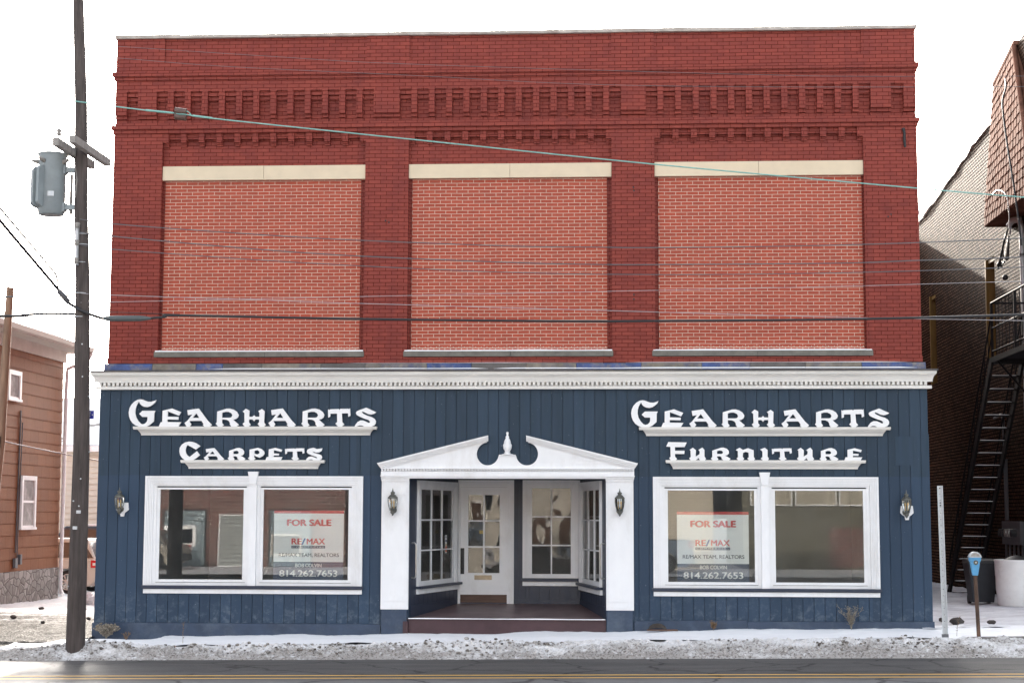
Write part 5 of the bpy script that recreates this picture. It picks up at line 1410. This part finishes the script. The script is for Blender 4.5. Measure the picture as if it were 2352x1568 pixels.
tag(b.build("cable_loops", M_['cable']), "tangle of short black cable loops with taped ends beside the grey mast", "cables")

# ------------------------------------------------------------------ fire escape
fe = thing("fire_escape", "black iron fire escape with railed landing and snowy stair in the alley", "fire escape", (10.4, 9, 0))
TF = Matrix.Translation(-Vector((10.4, 9, 0)))
LX0, LX1, LY0, LY1, LZ = 10.0, 10.88, 3.6, 7.3, 5.42
b = MB(TF)
b.box(LX0, LX0 + 0.05, LY0, LY1, LZ - 0.11, LZ); b.box(LX1 - 0.05, LX1, LY0, LY1, LZ - 0.11, LZ); b.box(LX0 + .05, LX1 - .05, LY1 - 0.05, LY1, LZ - 0.11, LZ); b.box(LX0 + .05, LX1 - .05, LY0, LY0 + 0.05, LZ - 0.11, LZ)
y = LY0 + 0.07
while y < LY1 - 0.08: b.box(LX0 + .05, LX1 - .05, y, y + 0.03, LZ - 0.03, LZ - 0.005); y += 0.075
b.build("landing", M_['iron'], fe)
b = MB(TF)
for y in (LY0 + .03, 5.2, LY1 - .03): b.cyl((LX0 + .025, y, LZ), (LX0 + .025, y, LZ + 1.18), 0.03, 0.03, 6)
for z in (LZ + 1.18, LZ + 0.62, LZ + 0.12): b.cyl((LX0 + .025, LY0, z), (LX0 + .025, LY1, z), 0.022, 0.022, 6)
b.cyl((LX0 + .025, LY1 - .03, LZ + 1.18), (LX1, LY1 - .03, LZ + 1.18), 0.022, 0.022, 6); b.cyl((LX1 - .03, LY1 - .03, LZ), (LX1 - .03, LY1 - .03, LZ + 1.18), 0.025, 0.025, 6)
y = LY0
while y < LY1: b.cyl((LX0 + .025, y, LZ), (LX0 + .025, y, LZ + 1.18), 0.009, 0.009, 5); y += 0.3
b.build("landing_rail", M_['iron'], fe)
for y in (LY0 + 0.3, LY1 - 0.35):
    b = MB(TF); b.tube([(LX0 + .05, y, LZ - 0.1), (BX - 0.02, y, LZ - 1.1)], 0.025, 5)
    b.build("brace", M_['iron'], fe)
s0, s1 = Vector((10.0, 12.35, 0.0)), Vector((10.0, 7.3, LZ))
for x in (10.0, 10.66):
    b = MB(TF)
    b.hexa([(x, s0.y + .1, 0), (x + .05, s0.y + .1, 0), (x + .05, s0.y + .38, 0), (x, s0.y + .38, 0)], [(x, s1.y - .14, LZ), (x + .05, s1.y - .14, LZ), (x + .05, s1.y + .14, LZ), (x, s1.y + .14, LZ)])
    b.build("stringer", M_['iron'], fe)
nT = 20
tr0 = None
for k in range(nT):
    t = (k + 0.6) / nT
    p = s0.lerp(s1, t)
    if tr0 is None:
        tr0 = MB().box(0.052, 0.658, -0.11, 0.11, -0.025, 0.0).build("tread", M_['iron'], fe)
        bs_ = MB()
        bs_.hexa([(0.07, -0.112, 0.0), (0.60, -0.112, 0.0), (0.60, 0.09, 0.0), (0.07, 0.09, 0.0)], [(0.09, -0.10, 0.016), (0.57, -0.10, 0.011), (0.55, 0.07, 0.011), (0.1, 0.07, 0.016)])
        bs_.build("tread_snow", M_['snow'], tr0)
        td = tr0
    else:
        td = copy_tree(tr0, fe)
    td.location = (p.x - 10.4, p.y - 9, p.z)
for x in (10.03, 10.69):
    b = MB(TF)
    b.tube([(x, s0.y, 0.95), (x, s1.y, LZ + 0.95)], 0.02, 6); b.tube([(x, s0.y, 0.5), (x, s1.y, LZ + 0.5)], 0.014, 5)
    for k in range(0, 14):
        p = s0.lerp(s1, k / 13); b.cyl((x, p.y, p.z), (x, p.y, p.z + 0.95), 0.012, 0.012, 5)
    b.build("handrail", M_['iron'], fe)

# ------------------------------------------------------------------ pavement furniture by the alley
mt_ = thing("parking_meter", "blue parking meter with clear dome on a rusty brown post", "parking meter", (7.515, -2.1, 0.165))
MB().cyl((0.02, 0, -0.1), (-0.015, 0, 0.955), 0.031, 0.030, 14).build("post", plain("rusty_post", (0.085, 0.05, 0.035), 0.75, 0.5, 9, stretch=(2, 2, 0.5), stain=(0.17, 0.09, 0.05), stain_amt=0.6, bmp=0.3), mt_)
b = MB(); b.hexa([(-0.055, -0.04, 0.90), (0.025, -0.04, 0.90), (0.025, 0.04, 0.90), (-0.055, 0.04, 0.90)], [(-0.085, -0.055, 1.10), (0.055, -0.055, 1.10), (0.055, 0.055, 1.10), (-0.085, 0.055, 1.10)])
b.hexa([(-0.085, -0.055, 1.101), (0.055, -0.055, 1.101), (0.055, 0.055, 1.101), (-0.085, 0.055, 1.101)], [(-0.105, -0.06, 1.15), (0.075, -0.06, 1.15), (0.075, 0.06, 1.15), (-0.105, 0.06, 1.15)])
b.box(-0.105, 0.075, -0.06, 0.06, 1.1505, 1.185)
hd = b.build("head", plain("meter_blue", (0.115, 0.36, 0.62), 0.4, 0.12, 8), mt_)
md = hd.modifiers.new("bevel", 'BEVEL'); md.width = 0.008; md.segments = 2
b = MB(); b.cyl((-0.012, -0.062, 1.105), (-0.012, -0.072, 1.105), 0.038, 0.036, 18)
dl = b.build("coin_dial", M_['bronze'], mt_)
MB().cyl((-0.012, -0.073, 1.105), (-0.012, -0.078, 1.105), 0.014, 0.012, 12).build("coin_slot", M_['rim'], dl)
arc = [(-0.015 + 0.095 * cos(radians(a)), 1.186 + 0.088 * sin(radians(a))) for a in range(0, 181, 12)]
arci = [(-0.015 + 0.074 * cos(radians(a)), 1.190 + 0.064 * sin(radians(a))) for a in range(180, -1, -12)]
b = MB(); b.prism(arc + arci, -0.055, 0.055); b.box(-0.115, 0.085, -0.066, 0.066, 1.1855, 1.2)
b.build("dome_rim", M_['galv'], mt_)
MB().prism([(-0.015 + 0.0735 * cos(radians(a)), 1.2005 + 0.053 * sin(radians(a))) for a in range(0, 181, 12)], -0.04, 0.04).build("dial_face", plain("meter_face", (0.36, 0.33, 0.30), 0.35, 0.2, 20), mt_)

sp_ = thing("sign_post", "bare galvanised steel sign post leaning beside the parking meter", "sign post", (6.99, -2.2, 0.10))
Mt = Matrix.Rotation(radians(-0.75), 4, 'Y')
b = MB(Mt)
for x0, x1, y0, y1 in ((-0.032, -0.027, -0.016, 0.016), (0.027, 0.032, -0.016, 0.016), (-0.0265, 0.0265, 0.008, 0.016), (-0.044, -0.0325, -0.016, -0.011), (0.0325, 0.044, -0.016, -0.011)):
    b.box(x0, x1, y0, y1, -0.1, 2.38)
b.build("channel", M_['galv'], sp_)
b = MB(Mt)
z = 0.05
while z < 2.3: b.cyl((0, 0.0076, z), (0, 0.0068, z), 0.006, 0.006, 8); z += 0.1
for z in (2.34, 2.11, 2.07): b.cyl((0, 0.0074, z), (0, 0.002, z), 0.011, 0.011, 8)
b.build("bolt_holes", M_['black'], sp_)
MB(Mt).box(-0.05, 0.05, -0.022, 0.022, -0.02, 0.05).build("base_clamp", M_['wire_grey'], sp_)

br = thing("barrel", "large white plastic barrel standing in the snow beside the meters", "barrel", (10.13, 6.1, gz(9.9, 6) - 0.02))
MB().lathe((0, 0, 0), [(0.37, 0), (0.39, 0.03), (0.42, 0.30), (0.423, 0.31), (0.426, 0.32), (0.43, 0.6), (0.435, 0.62), (0.445, 0.9), (0.455, 0.92), (0.455, 0.945), (0.43, 0.945), (0.42, 0.90)], 32).build("drum", plain("scuffed_white_plastic", (0.84, 0.84, 0.83), 0.5, 0.06, 4, stain=(0.42, 0.40, 0.38), stain_amt=0.5), br)
MB().lathe((0, 0, 0.80), [(0.42, 0), (0.3, 0.12), (0.15, 0.2), (0.0, 0.24)], 14).build("bag", M_['black'], br)
bn = thing("rubbish_bin", "black wheeled rubbish bin behind the parking meter", "bin", (9.57, 6.9, gz(9.2, 6.9) - 0.02))
b = MB(); b.hexa([(-0.22, -0.2, 0.05), (0.22, -0.2, 0.05), (0.22, 0.25, 0.05), (-0.22, 0.25, 0.05)], [(-0.31, -0.28, 0.86), (0.31, -0.28, 0.86), (0.31, 0.32, 0.86), (-0.31, 0.32, 0.86)])
b.build("body", plain("bin_plastic", (0.022, 0.025, 0.032), 0.5, 0.15, 6), bn)
b = MB(); b.hexa([(-0.33, -0.31, 0.862), (0.33, -0.31, 0.862), (0.33, 0.34, 0.862), (-0.33, 0.34, 0.862)], [(-0.30, -0.27, 0.92), (0.30, -0.27, 0.92), (0.30, 0.31, 0.95), (-0.30, 0.31, 0.95)])
b.build("lid", M_['plastic'], bn)
for x in (-0.2, 0.2): MB().cyl((x - 0.03, 0.24, 0.1), (x + 0.03, 0.24, 0.1), 0.1, 0.1, 14).build("wheel", M_['black'], bn)

# ------------------------------------------------------------------ weeds, stones, odds and ends
M_['weed'] = plain("dry_weed", (0.19, 0.125, 0.075), 0.8, 0.3, 20)
M_['weedgrey'] = plain("grey_dry_weed", (0.23, 0.20, 0.16), 0.8, 0.3, 20)
def weed(label, loc, h, n, spread, mat, leaf=0.0):
    b = MB()
    for k in range(n):
        a = random.uniform(0, 2 * pi); s_ = spread * random.uniform(0.3, 1)
        hh = h * random.uniform(0.6, 1)
        p = [(0, 0, -0.03), (s_ * 0.3 * cos(a), s_ * 0.3 * sin(a), hh * 0.45), (s_ * cos(a), s_ * sin(a), hh)]
        pts = smooth_pts(p, 5); b.tube(pts, [0.004 * (1 - 0.7 * i / len(pts)) for i in range(len(pts))], 4)
        for q in pts[3:]:
            for _ in range(2):
                d = Vector((random.uniform(-1, 1), random.uniform(-1, 1), random.uniform(0.2, 1))).normalized() * random.uniform(0.02, 0.05 + leaf)
                b.tube([q, q + d], [0.0035, 0.002], 3)
                if leaf: b.ball(q + d, leaf * 0.4, 5, 4, (1, 0.5, 0.7))
    o = b.build("dry_weed", M_[mat]); o.location = loc
    return tag(o, label, "weed")
weed("single tall dry weed stalk in the slush before the display window", (-5.25, -2.0, gz(-5.25, -2)), 0.5, 1, 0.10, 'weed')
weed("bushy grey dry weed at the foot of the navy baseboard", (5.78, -0.42, gz(5.8, -.4)), 0.34, 16, 0.22, 'weedgrey', 0.02)
weed("low leafy weed clump by the building corner next to the pole", (-7.0, -0.42, gz(-7, -.4) - 0.02), 0.16, 40, 0.24, 'weedgrey', 0.05)
weed("small bare weed twig in the snow between pole and building", (-6.35, -1.45, gz(-6.3, -1.4)), 0.12, 5, 0.07, 'weed')
weed("tiny tan leaf tuft against the baseboard under the furniture window", (3.47, -0.32, gz(3.4, -.3)), 0.10, 7, 0.03, 'weed', 0.02)
weed("thin bent weed stem in the snow beside the steel sign post", (7.2, -2.05, gz(7.2, -2)), 0.42, 1, 0.16, 'weed')
dc = thing("drain_grate", "rusty half-round grate lying in the snow against the baseboard", "grate", (2.52, -0.34, gz(2.5, -.3)))
b = MB()
for k in range(6):
    r = 0.15 - 0.0 * k
    b.tube([(r * cos(radians(a)), -0.02 * k + 0.02, 0.10 * sin(radians(a)) * (1 - 0.12 * k)) for a in range(0, 181, 15)], 0.008, 5)
b.build("hoop", plain("grate_rust", (0.06, 0.05, 0.045), 0.8, 0.4, 12), dc)
MB().box(-0.18, 0.34, -0.13, -0.02, -0.01, 0.012).build("plate", M_['brownwood'], dc)
M_['rock'] = plain("dark_stone", (0.06, 0.052, 0.048), 0.85, 0.4, 12, bmp=0.4)
random.seed(11)
def stones(name, label, spots, rmin, rmax, cat, group, mat):
    for x, y in spots:
        r = random.uniform(rmin, rmax)
        o = MB().ball((0, 0, r * 0.3), r, 9, 6, (1.4, 1, 0.7), 0.2).build(name, M_[mat])
        o.location = (x, y, gz(x, y) + 0.0); o.rotation_euler = (0, 0, random.uniform(0, 6))
        tag(o, label, cat, group)
stones("stone", "small dark stone lying on the snowy gravel driveway", [(-9.3, 3.0), (-8.9, 4.6), (-8.75, 3.8), (-8.1, 4.0), (-10.6, 5.0), (-7.95, 4.1), (-10.3, 8.6), (-11.4, 9.0)], 0.03, 0.07, "stone", "dark stones on the driveway", 'rock')
stones("slush_chunk", "grey frozen chunk of old snow beside the parked champagne car", [(-11.3, 12.2), (-10.9, 12.6), (-10.4, 11.8), (-9.9, 12.3), (-9.4, 11.2)], 0.12, 0.3, "snow chunk", "frozen chunks by the parked car", 'slush')
stones("stone", "dark stone half sunk in the alley snow near the sign post", [(7.75, 0.6), (7.6, 1.1), (8.3, 0.4)], 0.05, 0.10, "stone", "dark stones in the alley snow", 'rock')

dt = thing("display_branches", "white bare display branches standing inside the nine-pane entry window", "branches", (-2.12, 1.75, 0.5))
b = MB(); random.seed(21)
b.tube([(0, 0, 0), (0.02, 0, 0.6), (-0.01, 0.02, 1.2), (0.0, 0, 1.8)], [0.022, 0.018, 0.013, 0.006], 6)
for k in range(26):
    z = random.uniform(0.5, 1.6); a = random.uniform(0, 6.28); l = random.uniform(0.12, 0.3)
    b.tube([(0, 0, z), (l * 0.5 * cos(a), l * 0.5 * sin(a), z + l * 0.6), (l * cos(a), l * sin(a), z + l * 1.3)], [0.008, 0.006, 0.004], 4)
b.build("branch", M_['white'], dt)
es = thing("easel_sign", "small red and white board on an easel behind the entry window", "sign", (-2.05, 1.25, 0.5))
MB(Matrix.Rotation(radians(35), 4, 'Z')).box(-0.3, 0.3, -0.01, 0.01, 0.1, 0.75).build("board", P_white, es)
MB(Matrix.Rotation(radians(35), 4, 'Z')).box(-0.3, 0.3, -0.014, -0.0105, 0.6, 0.75).build("red_band", P_red, es)
# ------------------------------------------------------------------ wooded hill beyond the alley
def hillz(x, y): return max(0, 34.0 * clampf((x - 18) / 14, 0, 1) * clampf((112 - x) / 20, 0, 1) + 2.5 * fbm(x, y, 0.03, 3)) * clampf((y - 120) / 40, 0, 1)
tag(grid("hill", lin(12, 115, 3), lin(118, 200, 4), lambda x, y: hillz(x, y) - 0.3, mottled("hazed_hillside", [(0.20, 0.18, 0.17), (0.42, 0.40, 0.40)], (0.15,), ((0.45, 0.65),), 0.95)), kind='structure')  # hillside tones paled, distance haze is put into the colour
b = MB()
for _ in range(900):
    x = random.uniform(24, 70); y = random.uniform(140, 165)
    z = hillz(x, y); h = random.uniform(2, 4.5)
    b.cyl((x, y, z - 0.5), (x + random.uniform(-.3, .3), y, z + h), 0.13, 0.03, 5)
    for k in range(5):
        a = random.uniform(0, 6.28); t = random.uniform(0.35, 0.9)
        b.cyl((x, y, z + h * t), (x + 1.3 * cos(a), y + 1.3 * sin(a), z + h * t + 1.5), 0.05, 0.015, 4)
tag(b.build("bare_woods", plain("hazed_bark", (0.42, 0.40, 0.40), 0.9, 0.3, 1)), "grey leafless woods covering the far hill", "woods", kind='stuff')  # bark colour lightened to stand in for haze over the woods

# unseen block added behind so its flat roof shades the lower alley wall
rb = thing("brick_building", "unseen brick block added behind the alley to shade its wall", "building", (9, 25, 0))
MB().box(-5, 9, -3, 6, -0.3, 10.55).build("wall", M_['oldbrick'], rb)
MB().box(-5.1, 9.1, -3.1, 6.1, 10.552, 10.65).build("roof_edge", M_['tar'], rb)

# ------------------------------------------------------------------ the far side of the street (seen in the shop windows)
OY = -36.0
tag(grid("pavement", [-300, -100, -60, -40, -20, -10, 0, 10, 20, 40, 60, 100, 300], [-44, -40, OY, -32, -28, -27.89], lambda x, y: -0.08, M_['walksnow']), kind='structure')
M_['redbrick'] = brick("red_brown_brick", (0.17, 0.05, 0.038), (0.10, 0.04, 0.034), (0.30, 0.27, 0.24), 0.38, 0.13, 0.016, rough=0.85, bmp=0.3)
M_['creambrick'] = brick("cream_brick", (0.66, 0.58, 0.46), (0.60, 0.52, 0.42), (0.38, 0.33, 0.27), 0.38, 0.13, 0.014, rough=0.8, bmp=0.3)
M_['block'] = brick("glass_block", (0.20, 0.26, 0.30), (0.30, 0.36, 0.38), (0.10, 0.11, 0.11), 0.2, 0.2, 0.012, rough=0.2, bmp=0.5)
M_['lapdoor'] = brick('pale_lap_panel', (0.36, 0.38, 0.37), (0.30, 0.32, 0.31), (0.10, 0.10, 0.10), 6.0, 0.17, 0.012, rough=0.7, bmp=0.3)
M_['olive'] = plain("olive_panel", (0.13, 0.12, 0.085), 0.7, 0.15, 2)
M_['curtain'] = plain("pleated_curtain", (0.40, 0.36, 0.28), 0.9, 0.35, 2.5, stretch=(4, 1, 0.1))
def block(name, label, x0, x1, h, mat, cat="building", depth=9):
    r = thing(name, label, cat, (x0, OY, -0.1))
    MB().box(0, x1 - x0, -depth, 0, -0.4, h).build("wall", M_[mat], r)
    MB().box(-0.1, x1 - x0 + 0.1, -depth - .1, 0.1, h + 0.002, h + 0.25).build("parapet", M_['coping'], r)
    return r
def opening(r, x0, x1, z0, z1, mat, fr='white', t=0.05):
    ox = r.location.x
    b = MB()
    for a in ((x0, x0 + t, z0, z1), (x1 - t, x1, z0, z1), (x0 + t, x1 - t, z1 - t, z1), (x0 + t, x1 - t, z0, z0 + t)):
        b.box(a[0] - ox, a[1] - ox, 0.001, 0.09, a[2] + .1, a[3] + .1)
    w_ = b.build("window", M_[fr], r)
    MB().box(x0 + t - ox, x1 - t - ox, 0.001, 0.04, z0 + t + .1, z1 - t + .1).build("pane", M_[mat], w_)
r = block("brick_building", "red brick building with glass block windows over the street", -24, -8.6, 7.0, 'redbrick')
opening(r, -15.8, -14.1, -0.1, 2.15, 'block', 'plastic'); opening(r, -11.6, -9.9, -0.1, 2.15, 'block', 'plastic')
opening(r, -15.75, -14.5, 0.68, 1.52, 'block', 'white', 0.14); opening(r, -11.5, -10.3, 0.35, 1.2, 'block', 'oldtrim', 0.08)
opening(r, -13.6, -12.45, -0.1, 1.95, 'lapdoor'); opening(r, -20, -18, 0.3, 2.3, 'carglass')
r = block("house", "tan timber house with brown gable over the street", -7.6, 2.4, 4.2, 'cream', "house", 7)
opening(r, -5.6, -4.4, 1.0, 2.6, 'carglass'); opening(r, -2.9, -1.9, -0.1, 2.2, 'brownwood'); opening(r, -0.8, 0.8, 0.9, 2.5, 'carglass')
MB().prism([(-0.4, 4.46), (10.4, 4.46), (5, 7.2)], -7.2, 0.3).build("roof", M_['shinglebrown'], r)
r = block("brick_building", "pale cream brick building over the street beside a gap of sky", 3.0, 5.75, 7.5, 'creambrick')
opening(r, 3.4, 4.4, 3.6, 5.2, 'carglass')
r = block("office_building", "low olive panelled office with curtained upper windows over the street", 6.9, 18, 6.0, 'olive')
for k in range(6): opening(r, 7.2 + k * 1.7, 8.8 + k * 1.7, 2.35, 3.7, 'curtain')
b = MB(); b.box(3.3, 4.8, 0.001, 0.05, 0.1, 1.6); b.box(7.0, 8.2, 0.001, 0.05, 0.1, 1.6); b.build("brick_panel", M_['redbrick'], r)
car("silver blue pickup truck parked over the street behind the photographer", paint("silver_blue_paint", (0.30, 0.36, 0.44)), (-0.6, -32.0, -0.08), 0, 5.3, 1.9, 1.85, (1.3, 3.1), True, "pickup_truck", "truck")
car("tan saloon car parked before the glass block windows over the street", paint("tan_paint", (0.25, 0.22, 0.18)), (-18.6, -32.3, -0.08), 0, 4.6, 1.78, 1.45, (1.3, 3.9))
random.seed(3)
tr_ = thing("tree", "dark evergreen tree in the gap between the far houses", "tree", (-8.1, OY - 4, -0.1))
MB().cyl((0, 0, 0), (0, 0, 7), 0.2, 0.04, 8).build("trunk", M_['pole'], tr_)
b = MB()
for k in range(1500):
    h = random.uniform(0.8, 8); a = random.uniform(0, 6.28); rr = (8.3 - h) * 0.32 * random.uniform(0.4, 1.05)
    p = Vector((rr * cos(a), rr * sin(a), h)); d = Vector((cos(a), sin(a), -0.3)) * 0.3; n = Vector((-sin(a), cos(a), 0)) * 0.07
    b.add([p - n, p + n, p + d], [(0, 1, 2)])
b.build("crown", plain("evergreen_needles", (0.05, 0.075, 0.035), 0.8, 0.4, 2), tr_)
